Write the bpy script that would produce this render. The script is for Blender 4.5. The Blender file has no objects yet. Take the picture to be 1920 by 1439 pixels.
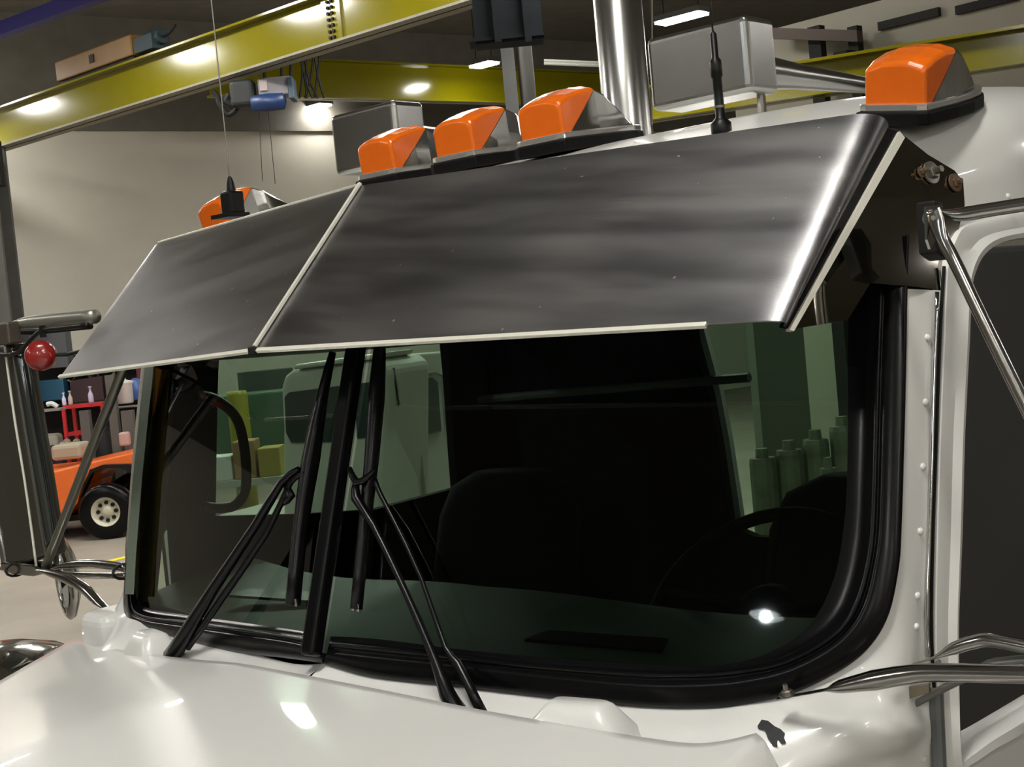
import bpy, bmesh, math, random
from mathutils import Vector, Matrix
random.seed(7)
V = Vector
SC = bpy.context.scene
COL = SC.collection
# ------------------------------------------------------------------ camera
FPX = 2550.0
PSI, PIT, ROL = [math.radians(a) for a in (42.6, 2.9, 5.4)]
CAM = V((1.975, -1.485, 2.517))
FW = V((-math.sin(PSI)*math.cos(PIT), math.cos(PSI)*math.cos(PIT), -math.sin(PIT)))
_r = V((math.cos(PSI), math.sin(PSI), 0)); _u = _r.cross(FW)
RT = _r*math.cos(ROL) - _u*math.sin(ROL)
UP = _r*math.sin(ROL) + _u*math.cos(ROL)
cd = bpy.data.cameras.new('camera'); cam = bpy.data.objects.new('camera', cd); COL.objects.link(cam)
cd.sensor_width = 36; cd.lens = FPX/1920*36; cd.clip_start = .05; cd.clip_end = 200
cam.matrix_world = Matrix(((RT.x, UP.x, -FW.x, CAM.x), (RT.y, UP.y, -FW.y, CAM.y), (RT.z, UP.z, -FW.z, CAM.z), (0, 0, 0, 1)))
SC.camera = cam
# ------------------------------------------------------------------ world, exposure
w = bpy.data.worlds.new('hall_air'); SC.world = w; w.use_nodes = True
w.node_tree.nodes['Background'].inputs[0].default_value = (.80, .82, .72, 1)
w.node_tree.nodes['Background'].inputs[1].default_value = .035
SC.view_settings.view_transform = 'Standard'; SC.view_settings.look = 'None'
SC.view_settings.gamma = 1; SC.view_settings.use_curve_mapping = False
SC.view_settings.exposure = 1.05
LAMP = 62.0                      # radiance of the hall's lamps
LAMPCOL = (1.0, .965, .90)
# ------------------------------------------------------------------ pixel -> place helpers (1920x1439 frame)
def ray(x, y): return FW + RT*((x-960)/FPX) - UP*((y-719.5)/FPX)
def onp(x, y, p, n):
    d = ray(x, y); p = V(p); n = V(n); return CAM + d*((p-CAM).dot(n)/d.dot(n))
def pX(x, y, v): return onp(x, y, (v, 0, 0), (1, 0, 0))
def pY(x, y, v): return onp(x, y, (0, v, 0), (0, 1, 0))
def pZ(x, y, v): return onp(x, y, (0, 0, v), (0, 0, 1))
def pD(x, y, d): return CAM + ray(x, y)*d
def depth(p): return (V(p)-CAM).dot(FW)
# windshield planes
WB = V((0, .09, 1.946)); WT = V((0, .264, 2.481)); KW = (WT-WB).normalized()
WR_ = V((.97, .178, 0)).normalized(); WL_ = V((-.97, .178, 0)).normalized()
NR = WR_.cross(KW).normalized(); NR = NR if NR.y < 0 else -NR
NL = WL_.cross(KW).normalized(); NL = NL if NL.y < 0 else -NL
def WR(x, y, off=0): return onp(x, y, WB+NR*off, NR)
def WL(x, y, off=0): return onp(x, y, WB+NL*off, NL)
# ------------------------------------------------------------------ materials
MATS = {}
def mat(name, col, rough=.5, metal=0., noise=0., nscale=8., bump=0., bscale=60., coat=0., spec=.5, sub=None, stretch=None, rvar=0.):
    if name in MATS: return MATS[name]
    m = bpy.data.materials.new(name); m.use_nodes = True; nt = m.node_tree; b = nt.nodes['Principled BSDF']
    b.inputs['Base Color'].default_value = (*col, 1); b.inputs['Roughness'].default_value = rough
    b.inputs['Metallic'].default_value = metal; b.inputs['Coat Weight'].default_value = coat
    b.inputs['Specular IOR Level'].default_value = spec
    tc = nt.nodes.new('ShaderNodeTexCoord'); mp = nt.nodes.new('ShaderNodeMapping')
    nt.links.new(tc.outputs['Object'], mp.inputs[0])
    if stretch: mp.inputs['Scale'].default_value = stretch
    if noise or rvar:
        n = nt.nodes.new('ShaderNodeTexNoise'); n.inputs['Scale'].default_value = nscale; n.inputs['Detail'].default_value = 5
        nt.links.new(mp.outputs[0], n.inputs['Vector'])
        if noise:
            r = nt.nodes.new('ShaderNodeValToRGB'); r.color_ramp.elements[0].position = .3; r.color_ramp.elements[1].position = .7
            c2 = sub if sub else tuple(c*(1-noise) for c in col)
            r.color_ramp.elements[0].color = (*c2, 1); r.color_ramp.elements[1].color = (*col, 1)
            nt.links.new(n.outputs[0], r.inputs[0]); nt.links.new(r.outputs[0], b.inputs['Base Color'])
        if rvar:
            mr = nt.nodes.new('ShaderNodeMapRange'); mr.inputs['To Min'].default_value = max(0, rough-rvar); mr.inputs['To Max'].default_value = rough+rvar
            nt.links.new(n.outputs[0], mr.inputs[0]); nt.links.new(mr.outputs[0], b.inputs['Roughness'])
    if bump:
        n2 = nt.nodes.new('ShaderNodeTexNoise'); n2.inputs['Scale'].default_value = bscale; n2.inputs['Detail'].default_value = 3
        nt.links.new(mp.outputs[0], n2.inputs['Vector'])
        bp = nt.nodes.new('ShaderNodeBump'); bp.inputs['Strength'].default_value = bump; bp.inputs['Distance'].default_value = .01
        nt.links.new(n2.outputs[0], bp.inputs['Height']); nt.links.new(bp.outputs[0], b.inputs['Normal'])
    MATS[name] = m; return m
def emis(name, col, s):
    m = bpy.data.materials.new(name); m.use_nodes = True; nt = m.node_tree; nt.nodes.clear()
    e = nt.nodes.new('ShaderNodeEmission'); o = nt.nodes.new('ShaderNodeOutputMaterial')
    e.inputs[0].default_value = (*col, 1); e.inputs[1].default_value = s; nt.links.new(e.outputs[0], o.inputs[0]); return m
def glass(name, tint, ior=1.45, refl=1.0):
    m = bpy.data.materials.new(name); m.use_nodes = True; nt = m.node_tree; nt.nodes.clear()
    t = nt.nodes.new('ShaderNodeBsdfTransparent'); t.inputs[0].default_value = (*tint, 1)
    g = nt.nodes.new('ShaderNodeBsdfGlossy'); g.inputs['Roughness'].default_value = .012; g.inputs[0].default_value = (refl, refl, refl, 1)
    f = nt.nodes.new('ShaderNodeFresnel'); f.inputs[0].default_value = ior
    mx = nt.nodes.new('ShaderNodeMixShader'); o = nt.nodes.new('ShaderNodeOutputMaterial')
    nt.links.new(f.outputs[0], mx.inputs[0]); nt.links.new(t.outputs[0], mx.inputs[1]); nt.links.new(g.outputs[0], mx.inputs[2]); nt.links.new(mx.outputs[0], o.inputs[0])
    return m
WHITE = mat('white_truck_paint', (.68, .68, .66), .28, noise=.05, nscale=3, coat=.5)
CHROME = mat('chrome', (.62, .62, .61), .10, 1, noise=.1, nscale=12)
STEELT = mat('polished_tube_steel', (.40, .39, .37), .18, 1, noise=.12, nscale=20)
RUBBER = mat('black_rubber', (.003, .003, .0035), .24, noise=.3, nscale=30, spec=.2)
BLACKP = mat('black_plastic', (.003, .003, .003), .4, noise=.2, nscale=20, spec=.3)
WIPER = mat('black_wiper_metal', (.003, .003, .0035), .3, noise=.3, nscale=30, spec=.3)
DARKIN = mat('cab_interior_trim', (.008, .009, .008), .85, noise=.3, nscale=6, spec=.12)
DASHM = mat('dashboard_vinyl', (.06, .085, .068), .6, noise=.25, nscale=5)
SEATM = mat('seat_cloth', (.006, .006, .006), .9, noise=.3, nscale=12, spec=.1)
ORANGE = mat('amber_lens_plastic', (.74, .135, .004), .25, noise=.12, nscale=14, coat=.4)
GASK = mat('lamp_gasket_rubber', (.002, .002, .002), .6, spec=.15)
YEL = mat('yellow_crane_paint', (.175, .155, .002), .15, noise=.06, nscale=2, spec=.38)
YELG = mat('flange_grey_paint', (.20, .19, .135), .5, noise=.1, nscale=3)
WALLM = mat('off_white_wall_panel', (.60, .575, .49), .55, noise=.06, nscale=1.2)
CEILM = mat('dark_ceiling_deck', (.17, .158, .13), .8, noise=.2, nscale=2.5)
FLOORM = mat('concrete_floor', (.27, .24, .195), .55, noise=.25, nscale=1.3, bump=.05)
COLM = mat('grey_steel_column', (.085, .085, .077), .5, noise=.15, nscale=4)
DARKST = mat('dark_steel', (.014, .014, .013), .6, noise=.3, nscale=6, spec=.2)
GLASSW = glass('green_tinted_windshield_glass', (.47, .60, .50), 1.5)
GLASSD = glass('dark_tinted_door_glass', (.16, .22, .18), 1.5)
BOLTM = mat('zinc_bolt', (.40, .38, .34), .35, 1, noise=.4, nscale=60)
RUST = mat('rusty_bolt', (.16, .10, .06), .7, .4, noise=.5, nscale=80)
CHIP = mat('chipped_paint_primer', (.020, .020, .022), .7, noise=.4, nscale=80)
# brushed visor sheet: polished bands and dirt flecks
def visor_mat():
    m = bpy.data.materials.new('brushed_stainless_sheet'); m.use_nodes = True; nt = m.node_tree; b = nt.nodes['Principled BSDF']; L = nt.links
    b.inputs['Metallic'].default_value = 1
    tc = nt.nodes.new('ShaderNodeTexCoord')
    def nz(sc, scale, det=4):
        mp = nt.nodes.new('ShaderNodeMapping'); mp.inputs['Scale'].default_value = sc; L.new(tc.outputs['Object'], mp.inputs[0])
        n = nt.nodes.new('ShaderNodeTexNoise'); n.inputs['Scale'].default_value = scale; n.inputs['Detail'].default_value = det
        L.new(mp.outputs[0], n.inputs['Vector']); return n
    n = nz((1, 9, 9), 1.6)
    r = nt.nodes.new('ShaderNodeMapRange'); r.inputs['From Min'].default_value = .35; r.inputs['From Max'].default_value = .65
    r.inputs['To Min'].default_value = .29; r.inputs['To Max'].default_value = .37; L.new(n.outputs[0], r.inputs[0]); L.new(r.outputs[0], b.inputs['Roughness'])
    c = nt.nodes.new('ShaderNodeValToRGB'); c.color_ramp.elements[0].color = (.255, .255, .27, 1); c.color_ramp.elements[1].color = (.345, .34, .34, 1)
    c.color_ramp.elements[0].position = .35; c.color_ramp.elements[1].position = .65; L.new(n.outputs[0], c.inputs[0])
    fl = nz((1, 1, 1), 95, 1)
    fr = nt.nodes.new('ShaderNodeValToRGB'); fr.color_ramp.elements[0].position = .775; fr.color_ramp.elements[1].position = .82
    L.new(fl.outputs[0], fr.inputs[0])
    mx = nt.nodes.new('ShaderNodeMix'); mx.data_type = 'RGBA'; L.new(fr.outputs[0], mx.inputs[0]); L.new(c.outputs[0], mx.inputs[6]); mx.inputs[7].default_value = (.9, .87, .8, 1)
    L.new(mx.outputs[2], b.inputs['Base Color'])
    n2 = nz((.8, 6, 6), 2.2, 2); n3 = nz((2, 160, 160), 6, 2)
    b1 = nt.nodes.new('ShaderNodeBump'); b1.inputs['Strength'].default_value = .22; b1.inputs['Distance'].default_value = .006; L.new(n2.outputs[0], b1.inputs['Height'])
    b2 = nt.nodes.new('ShaderNodeBump'); b2.inputs['Strength'].default_value = .12; b2.inputs['Distance'].default_value = .002; L.new(n3.outputs[0], b2.inputs['Height'])
    L.new(b1.outputs[0], b2.inputs['Normal']); L.new(b2.outputs[0], b.inputs['Normal']); return m
VISM = visor_mat()
POLISH = mat('polished_side_plate', (.50, .48, .42), .035, 1, noise=.12, nscale=6)
LIP = mat('bright_folded_edge', (.80, .79, .69), .32, .3, noise=.05, nscale=20)
# ------------------------------------------------------------------ object helpers
WORG = {}
def obj(name, verts, faces, m, parent=None, smooth=False, solid=0, soff=-1, bevel=0, bseg=2, subd=0, org=None):
    me = bpy.data.meshes.new(name)
    vs = [V(v) for v in verts]
    if org is None:
        lo = V([min(v[i] for v in vs) for i in range(3)]); hi = V([max(v[i] for v in vs) for i in range(3)]); c = (lo+hi)/2
        if parent is None: c.z = lo.z
    else: c = V(org)
    me.from_pydata([v-c for v in vs], [], faces); me.update()
    bm = bmesh.new(); bm.from_mesh(me); bmesh.ops.recalc_face_normals(bm, faces=bm.faces); bm.to_mesh(me); bm.free()
    if smooth:
        for p in me.polygons: p.use_smooth = True
    o = bpy.data.objects.new(name, me); COL.objects.link(o)
    if m: me.materials.append(m)
    po = WORG[parent.name] if parent else V((0, 0, 0))
    o.parent = parent; o.location = c - po; WORG[o.name] = c
    if solid:
        s = o.modifiers.new('thickness', 'SOLIDIFY'); s.thickness = solid; s.offset = soff
    if subd:
        s = o.modifiers.new('smooth', 'SUBSURF'); s.levels = subd; s.render_levels = subd
    if smooth and solid:
        s = o.modifiers.new('split', 'EDGE_SPLIT'); s.split_angle = math.radians(35)
    if bevel:
        s = o.modifiers.new('edge', 'BEVEL'); s.width = bevel; s.segments = bseg; s.limit_method = 'ANGLE'
    return o
def thing(name, loc, label, cat, group=None):
    o = bpy.data.objects.new(name, None); COL.objects.link(o); o.location = loc; o.empty_display_size = .1
    WORG[o.name] = V(loc); o['label'] = label; o['category'] = cat
    if group: o['group'] = group
    return o
def tag(o, label, cat, group=None):
    o['label'] = label; o['category'] = cat
    if group: o['group'] = group
    return o
def struct(o): o['kind'] = 'structure'; return o
class MB:
    def __init__(s): s.v = []; s.f = []
    def add(s, vs, fs):
        k = len(s.v); s.v += [V(v) for v in vs]; s.f += [tuple(i+k for i in f) for f in fs]; return s
    def box(s, c, d, ax=None):
        c = V(c); ax = ax or (V((1, 0, 0)), V((0, 1, 0)), V((0, 0, 1)))
        vs = [c + ax[0]*(d[0]/2*i) + ax[1]*(d[1]/2*j) + ax[2]*(d[2]/2*k) for i in (-1, 1) for j in (-1, 1) for k in (-1, 1)]
        return s.add(vs, [(0, 1, 3, 2), (4, 6, 7, 5), (0, 4, 5, 1), (2, 3, 7, 6), (0, 2, 6, 4), (1, 5, 7, 3)])
    def prism(s, poly, d):          # poly: planar 3D points, d: extrusion vector
        n = len(poly); d = V(d); vs = [V(p) for p in poly] + [V(p)+d for p in poly]
        return s.add(vs, [tuple(range(n)), tuple(range(2*n-1, n-1, -1))] + [(i, (i+1) % n, n+(i+1) % n, n+i) for i in range(n)])
    def tube(s, pts, r, seg=12, flat=None, cap=True, sm=0):   # r: radius or list; flat: list of height factors
        pts = [V(p) for p in pts]; n = len(pts); rr = list(r) if isinstance(r, (list, tuple)) else [r]*n; ff = list(flat) if flat else [1]*n
        if sm:
            P, Q, G = [], [], []
            for i in range(n-1):
                p0 = pts[max(i-1, 0)]; p1 = pts[i]; p2 = pts[i+1]; p3 = pts[min(i+2, n-1)]
                for k in range(sm):
                    t = k/sm
                    P.append(.5*((2*p1)+(p2-p0)*t+(2*p0-5*p1+4*p2-p3)*t*t+(3*p1-p0-3*p2+p3)*t**3))
                    Q.append(rr[i]*(1-t)+rr[i+1]*t); G.append(ff[i]*(1-t)+ff[i+1]*t)
            P.append(pts[-1]); Q.append(rr[-1]); G.append(ff[-1]); pts, rr, ff = P, Q, G; n = len(pts)
        ref = V((0, 0, 1)); vs = []
        t0 = (pts[1]-pts[0]).normalized()
        if abs(t0.dot(ref)) > .9: ref = V((0, 1, 0))
        a = (ref - t0*ref.dot(t0)).normalized()
        for i in range(n):
            t = (pts[min(i+1, n-1)]-pts[max(i-1, 0)]).normalized()
            a = (a - t*a.dot(t)).normalized(); b = t.cross(a)
            for k in range(seg):
                an = 2*math.pi*k/seg
                vs.append(pts[i] + (a*math.sin(an)*ff[i] + b*math.cos(an))*rr[i])
        fs = [(i*seg+k, i*seg+(k+1) % seg, (i+1)*seg+(k+1) % seg, (i+1)*seg+k) for i in range(n-1) for k in range(seg)]
        if cap: fs += [tuple(range(seg-1, -1, -1)), tuple((n-1)*seg+k for k in range(seg))]
        return s.add(vs, fs)
    def lathe(s, prof, c, ax=(0, 0, 1), seg=20, cap=True):      # prof (r, h) along ax
        c = V(c); ax = V(ax).normalized(); e = ax.orthogonal().normalized(); g = ax.cross(e); vs = []
        for r, h in prof:
            for k in range(seg):
                an = 2*math.pi*k/seg; vs.append(c + ax*h + (e*math.cos(an)+g*math.sin(an))*max(r, 1e-5))
        n = len(prof)
        fs = [(i*seg+k, i*seg+(k+1) % seg, (i+1)*seg+(k+1) % seg, (i+1)*seg+k) for i in range(n-1) for k in range(seg)]
        if cap: fs += [tuple(range(seg-1, -1, -1)), tuple((n-1)*seg+k for k in range(seg))]
        return s.add(vs, fs)
    def grid(s, rows, closed=False):
        m = len(rows[0]); vs = [p for r in rows for p in r]; fs = []
        for i in range(len(rows)-1):
            for j in range(m-1 if not closed else m):
                fs.append((i*m+j, i*m+(j+1) % m, (i+1)*m+(j+1) % m, (i+1)*m+j))
        return s.add(vs, fs)
    def build(s, name, m, parent=None, **k): return obj(name, s.v, s.f, m, parent, **k)
def spline(pts, k):
    P = []; n = len(pts)
    for i in range(n-1):
        p0 = pts[max(i-1, 0)]; p1 = pts[i]; p2 = pts[i+1]; p3 = pts[min(i+2, n-1)]
        for j in range(k):
            t = j/k; P.append(.5*((2*p1)+(p2-p0)*t+(2*p0-5*p1+4*p2-p3)*t*t+(3*p1-p0-3*p2+p3)*t**3))
    P.append(pts[-1]); return P
def copy_tree(o, parent=None):
    c = o.copy(); COL.objects.link(c); c.parent = parent
    WORG[c.name] = WORG.get(o.name, V((0, 0, 0)))
    for ch in list(o.children): copy_tree(ch, c)
    return c

# ================================================================== THE HALL
HU = V((.208, .978, 0)).normalized(); HV = V((HU.y, -HU.x, 0)); ZZ = V((0, 0, 1))
HC = V((-6, 6, 0))
def hall(u, v, z=0): return HC + HU*u + HV*v + ZZ*z
def slab(name, c, d, m): return struct(MB().box(c, d, (HU, HV, ZZ)).build(name, m))
WLP = pD(300, 600, 27.0)                                # the far left wall
vl = (WLP-HC).dot(HV)
U0, U1, V0, V1 = -32.0, 34.0, vl, vl+46.0
um, vm = (U0+U1)/2, (V0+V1)/2
CEZ = 9.0
slab('floor', hall(um, vm, -.1), (U1-U0+1, V1-V0+1, .2), FLOORM)
slab('ceiling', hall(um, vm, CEZ+.1), (U1-U0+1, V1-V0+1, .2), CEILM)
slab('wall_left', hall(um, V0-.15, 3.4), (U1-U0, .3, 6.8), WALLM)
slab('trim_1', hall(um, V0-.1, 6.8+(CEZ-6.8)/2), (U1-U0, .3, CEZ-6.8), CEILM)
slab('wall_right', hall(um, V1+.15, CEZ/2), (U1-U0, .3, CEZ), WALLM)
slab('wall_back', hall(U1+.15, vm, CEZ/2), (.3, V1-V0, CEZ), WALLM)
slab('wall_front', hall(U0-.15, vm, CEZ/2), (.3, V1-V0, CEZ), WALLM)
# --- lamps -----------------------------------------------------------------
EM = emis('lamp_glow', LAMPCOL, LAMP)
def fixture(p, ln=1.25, wd=.42, ax=None):
    ax = ax or HU; ay = V((-ax.y, ax.x, 0)); p = V(p)
    r = thing('ceiling_light', p, 'x', 'ceiling light', 'white strip lamps under the dark ceiling')
    MB().box(p+ZZ*.07, (ln+.06, wd+.06, .1), (ax, ay, ZZ)).build('housing', COLM, r, bevel=.01)
    MB().box(p, (ln, wd, .035), (ax, ay, ZZ)).build('lamp_tube', EM, r)
    for s in (-1, 1): MB().tube([p+ax*s*ln*.4+ZZ*.12, p+ax*s*ln*.4+ZZ*(CEZ-p.z)], .008, 6).build('hanger', DARKST, r)
    return r
def reflect_fix(px, P0, n, z=7.3):
    n = V(n).normalized(); P = onp(px[0], px[1], P0, n); d = ray(*px); r = d-2*d.dot(n)*n; return P+r*((z-P.z)/r.z)
LZ = 7.3
B1a, B1b = pZ(27, 273, 6.0), pZ(885, 8, 6.0)
B1d = V((B1b.x-B1a.x, B1b.y-B1a.y, 0)).normalized(); B1n = V((B1d.y, -B1d.x, 0))
fx = [
 (pZ(1278, 35, LZ), 'bright strip lamp just above the big horn shield at the right of the exhaust stack', .9, .32),
 (pZ(585, 203, LZ), 'bright strip lamp hanging below the yellow beam, right of the blue hoist', .9, .32),
 (pZ(908, 122, LZ), 'small bright strip lamp left of the grey column, above the amber lights', .5, .3),
]
for p, l, ln, wd in fx:
    f = fixture(p, ln, wd, B1d); f['label'] = l; f['group'] = 'lamps seen under the ceiling'
off = [reflect_fix((75, 198), B1a, B1n, 7.3), reflect_fix((368, 103), B1a, B1n, 7.5), reflect_fix((1437, 1150), WB, NR)]
EMB = emis('blue_white_lamp_glow', (.86, .95, 1.0), LAMP*14)
def bay_lamp(p):
    r = thing('ceiling_light', p, 'x', 'ceiling light', 'white strip lamps under the dark ceiling')
    MB().lathe([(.001, -.075), (.04, -.06), (.065, -.02), (.065, .02), (.04, .06), (.001, .075)], p-ZZ*.05, ZZ, 24).build('lamp_bulb', EMB, r)
    MB().lathe([(.22, -.04), (.24, -.03), (.12, .2), (.10, .35), (0, .36)], p, ZZ, 24, False).build('reflector', COLM, r)
    MB().tube([p+ZZ*.3, p+ZZ*(CEZ-p.z)], .012, 6).build('hanger', DARKST, r)
    return r
for i, p in enumerate(off):
    f = fixture(p, .8, .25, B1d) if i < 2 else bay_lamp(p)
    f['label'] = ('strip lamp in the hall mirrored at the left end of the yellow beam', 'strip lamp in the hall mirrored in the middle of the yellow beam', 'strip lamp behind the camera mirrored low in the right windshield pane')[i]
VN = V((.32, -.67, .67)).normalized()
def in_frame(p):
    v = V(p)-CAM; z = v.dot(FW)
    if z < .1: return False
    x = 960+FPX*v.dot(RT)/z; y = 719.5-FPX*v.dot(UP)/z
    return -60 < x < 1980 and -40 < y < 1480
def near_visor(p, lim=27):
    # too close to the direction in which the flat visor sheets mirror the camera
    for n_, q in ((V((.118, -.706, .698)), V((.2, .18, 2.64))), (V((.118, -.706, .698)), V((.7, .25, 2.64))), (V((-.118, -.706, .698)), V((-.4, .2, 2.64))), (V((-.118, -.706, .698)), V((-.9, .3, 2.64))), (V((-.118, -.706, .698)), V((-.1, .1, 2.6)))):
        n_ = n_.normalized(); d = (q-CAM).normalized(); r = d-2*d.dot(n_)*n_
        if r.angle((V(p)-q).normalized()) < math.radians(lim): return True
    return False
def seen_in_glass(p):
    # a lamp mirrored in a windshield pane where the photograph shows none
    for N_, x0, x1 in ((NR, 0, 1.0), (NL, -1.0, 0)):
        m_ = p - N_*2*(p-WB).dot(N_); d = m_-CAM; t = (WB-CAM).dot(N_)/d.dot(N_); q = CAM+d*t
        if x0-.25 < q.x < x1+.1 and 1.75 < q.z < 2.55: return True
    return False
k = 0
for u in (-22, -14, -6.5):
    for v in (4, 11, 18, 25):
        p = hall(u, v-2, LZ)
        if seen_in_glass(p) or near_visor(p): continue
        if min((p-q).length for q in off) < 2.5: continue
        f = fixture(p, 1.3, .45); f['label'] = 'strip lamp added out of view to brighten the left of the hall'; k += 1
for p in ((-13, 4.5, LZ), (-9, 3, LZ), (-15, 0, LZ), (-7.5, 7, LZ), (-11, 6.5, LZ), (-5, 8, LZ)):  # unseen fill lamps, added to brighten the left of the hall
    if not seen_in_glass(V(p)) and not near_visor(V(p)):
        f = fixture(V(p), 1.3, .45); f['label'] = 'strip lamp added out of view to brighten the left of the hall'
for u in (-8, 0, 4, 8, 12):  # further lamps added out of view to lift the left wall
    for v in (V0+2.0, V0+5.5, V0+9, V0+12):
        p = hall(u, v, LZ)
        if in_frame(p) or seen_in_glass(p) or near_visor(p, 12.5): continue
        f = fixture(p, 1.1, .38, B1d); f['label'] = 'strip lamp added out of view to brighten the left of the hall'
f = fixture(V((1.5, -.9, LZ)), .75, .2); f['label'] = 'strip lamp high above the truck, mirrored along the rounded right end of the visor'
for u, v in ((4, 22), (14, 20), (14, 12), (20, 8), (8, 30)):
    f = fixture(hall(u, v, LZ), 1.3, .45); f['label'] = 'strip lamp added out of view to brighten the left of the hall'
# ================================================================== CRANES, COLUMNS
def ibeam(name, a, b, h, fw, label, cat, web=YEL, grp=None, bot=YELG):
    a = V(a); b = V(b); d = (b-a); L = d.length; d.normalize(); s = V((d.y, -d.x, 0)); c = (a+b)/2
    r = thing(name, c, label, cat, grp)
    MB().box(c+ZZ*h/2, (L, .03, h), (d, s, ZZ)).build('web_plate', web, r)
    MB().box(c+ZZ*.015, (L, fw, .03), (d, s, ZZ)).build('bottom_flange', bot, r)
    MB().box(c+ZZ*(h-.015), (L, fw, .03), (d, s, ZZ)).build('top_flange', web, r)
    return r, d, s
top = onp(300, 102, B1a, B1n)
H1 = (onp(380, 73, B1a, B1n).z - 6.0)
r1, d1, s1 = ibeam('crane_beam', B1a-B1d*3, B1b+B1d*4, H1, .34, 'long yellow crane beam crossing the upper left corner, carrying the orange end carriage', 'crane beam', grp='yellow crane beams')
p = onp(632, 90, B1a, B1n); q = V((p.x, p.y, 6.0))
j = MB().box(q+ZZ*H1/2+s1*.03, (.34, .03, H1-.07), (d1, s1, ZZ)).build('splice_plate', YEL, r1)
for i in range(7):
    for s in (-1, 1): MB().lathe([(.022, 0), (.022, .03)], q+s1*.045+B1d*(s*.035)+ZZ*(.1+i*(H1-.2)/6), s1, 8).build('bolt', DARKST, j)
# stiffener / dark end block at far left of that beam
# second beam, running away from the camera behind the first
B2a, B2b = pZ(395, 181, 6.8), pZ(1230, 202, 6.8)
h2 = onp(700, 118, B2a, V((B2b-B2a).cross(ZZ))).z-6.8
r2, d2, s2 = ibeam('crane_beam', B2a, B2b+(B2b-B2a).normalized()*.0, h2, .3, 'yellow beam behind the blue hoist, running level past the grey column to the exhaust stack', 'crane beam', grp='yellow crane beams', bot=YEL)
B3a, B3b = pD(1195, 232, 14.5), pD(1990, 106, 11.5)
B3b.z = B3a.z
r3, d3, s3 = ibeam('crane_beam', B3a, pZ(1990, 112, B3a.z), .36, .3, 'yellow beam behind the right amber roof light and the big horn shield', 'crane beam', grp='yellow crane beams', bot=YEL)
# orange end carriage on top of beam 1
ptop = lambda x, y: onp(x, y, B1a+s1*.0, B1n)
c = ptop(190, 118); c.z = 6.012+H1
L_ = (ptop(262, 92)-ptop(120, 140)).length
t = thing('crane_carriage', V((c.x, c.y, 6.01+H1)), 'orange crane end carriage resting on the long yellow beam', 'crane carriage')
ORP = mat('orange_crane_paint', (.16, .075, .006), .45, noise=.15, nscale=3)
MB().box(c+ZZ*.20, (L_, .3, .30), (d1, s1, ZZ)).build('box_girder', ORP, t, bevel=.02)
MB().box(c+s1*.155+ZZ*.2, (.12, .02, .12), (d1, s1, ZZ)).build('access_hole', DARKST, t)
MB().box(c+ZZ*.03-d1*L_*.0, (L_*.96, .2, .06), (d1, s1, ZZ)).build('wheel_skirt', DARKST, t)
c2 = c+d1*(L_/2+.28)
m = MB().box(c2+ZZ*.16, (.45, .3, .22), (d1, s1, ZZ)); m.lathe([(.11, -.2), (.13, 0), (.11, .2)], c2+ZZ*.22+d1*.1, d1, 14)
m.build('drive_motor', mat('dark_teal_paint', (.012, .025, .03), .6), t, bevel=.01)
m = MB().tube([c2+d1*.2+ZZ*.2, c2+d1*.45+ZZ*.22, c2+d1*.62+ZZ*.3], .02, 8); m.build('cable', DARKST, t)
# far small bracket under the beam
c = pZ(225, 222, 6.4)
# hoist hanging below the beam
HD = depth(pZ(480, 150, 6.0))-.4
t = thing('chain_hoist', pD(480, 200, HD), 'blue and grey electric hoist hanging below the long yellow beam', 'hoist')
def hb(x, y, dy=0): return pD(x, y, HD+dy)
sc = HD/FPX
FR = V((RT.x, RT.y, 0)).normalized(); FB = V((-FR.y, FR.x, 0))
MB().box(hb(518, 165), (62*sc, .3, 34*sc), (FR, FB, ZZ)).build('drum_housing', mat('pale_grey_panel', (.17, .165, .18), .5, noise=.1), t, bevel=.02)
MB().box(hb(548, 168), (10*sc, .34, 40*sc), (FR, FB, ZZ)).build('end_cap', mat('blue_grey_paint', (.03, .055, .08), .5), t, bevel=.01)
MB().box(hb(458, 178), (46*sc, .36, 50*sc), (FR, FB, ZZ)).build('gearbox', mat('dark_green_black_paint', (.006, .009, .009), .6), t, bevel=.06, bseg=3)
m = MB().lathe([(.02, -.24), (.11, -.22), (.12, 0), (.11, .2), (.03, .23)], hb(504, 192, -.1), FR, 18)
m.build('motor', mat('blue_motor_paint', (.008, .03, .11), .4, noise=.2), t, smooth=True)
m = MB().box(hb(494, 160, -.16), (14*sc, .04, 20*sc), (FR, FB, ZZ)); m.build('control_box', mat('pink_white_panel', (.3, .25, .25), .5), t)
m = MB().tube([hb(400, 172), hb(408, 182), hb(412, 196), hb(425, 214), hb(436, 212), hb(446, 200)], .035, 8, sm=4)
m.tube([hb(418, 182), hb(430, 198), hb(446, 202)], .03, 8, sm=4); m.tube([hb(430, 178), hb(425, 190), hb(440, 196)], .05, 8, sm=4)
m.build('cable_loop', DARKST, t)
for x in (496, 528, 545): MB().tube([hb(x, 150), hb(x+1, 118, .0)], .022, 6).build('hanger_strap', DARKST, t)
for x, x1, y1 in ((483, 486, 340), (416, 424, 340), (500, 510, 345)): MB().tube([hb(x+2, 200), hb(x1+6, y1)], .005, 5).build('load_chain', DARKST, t)
t = thing('festoon_cable', pD(585, 118, HD+.3), 'loops of thin dark cable bunched under the yellow beam, right of the blue hoist', 'cable')
for a, b, c in ((562, 572, 575), (568, 566, 562), (576, 574, 586), (588, 582, 572), (590, 598, 608), (600, 594, 590), (570, 580, 596)):
    MB().tube([hb(a, 106, .4), hb(b, 150, .4), hb(c, 184, .4)], .016, 6, sm=3).build('cable_loop', DARKST, t)
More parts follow.
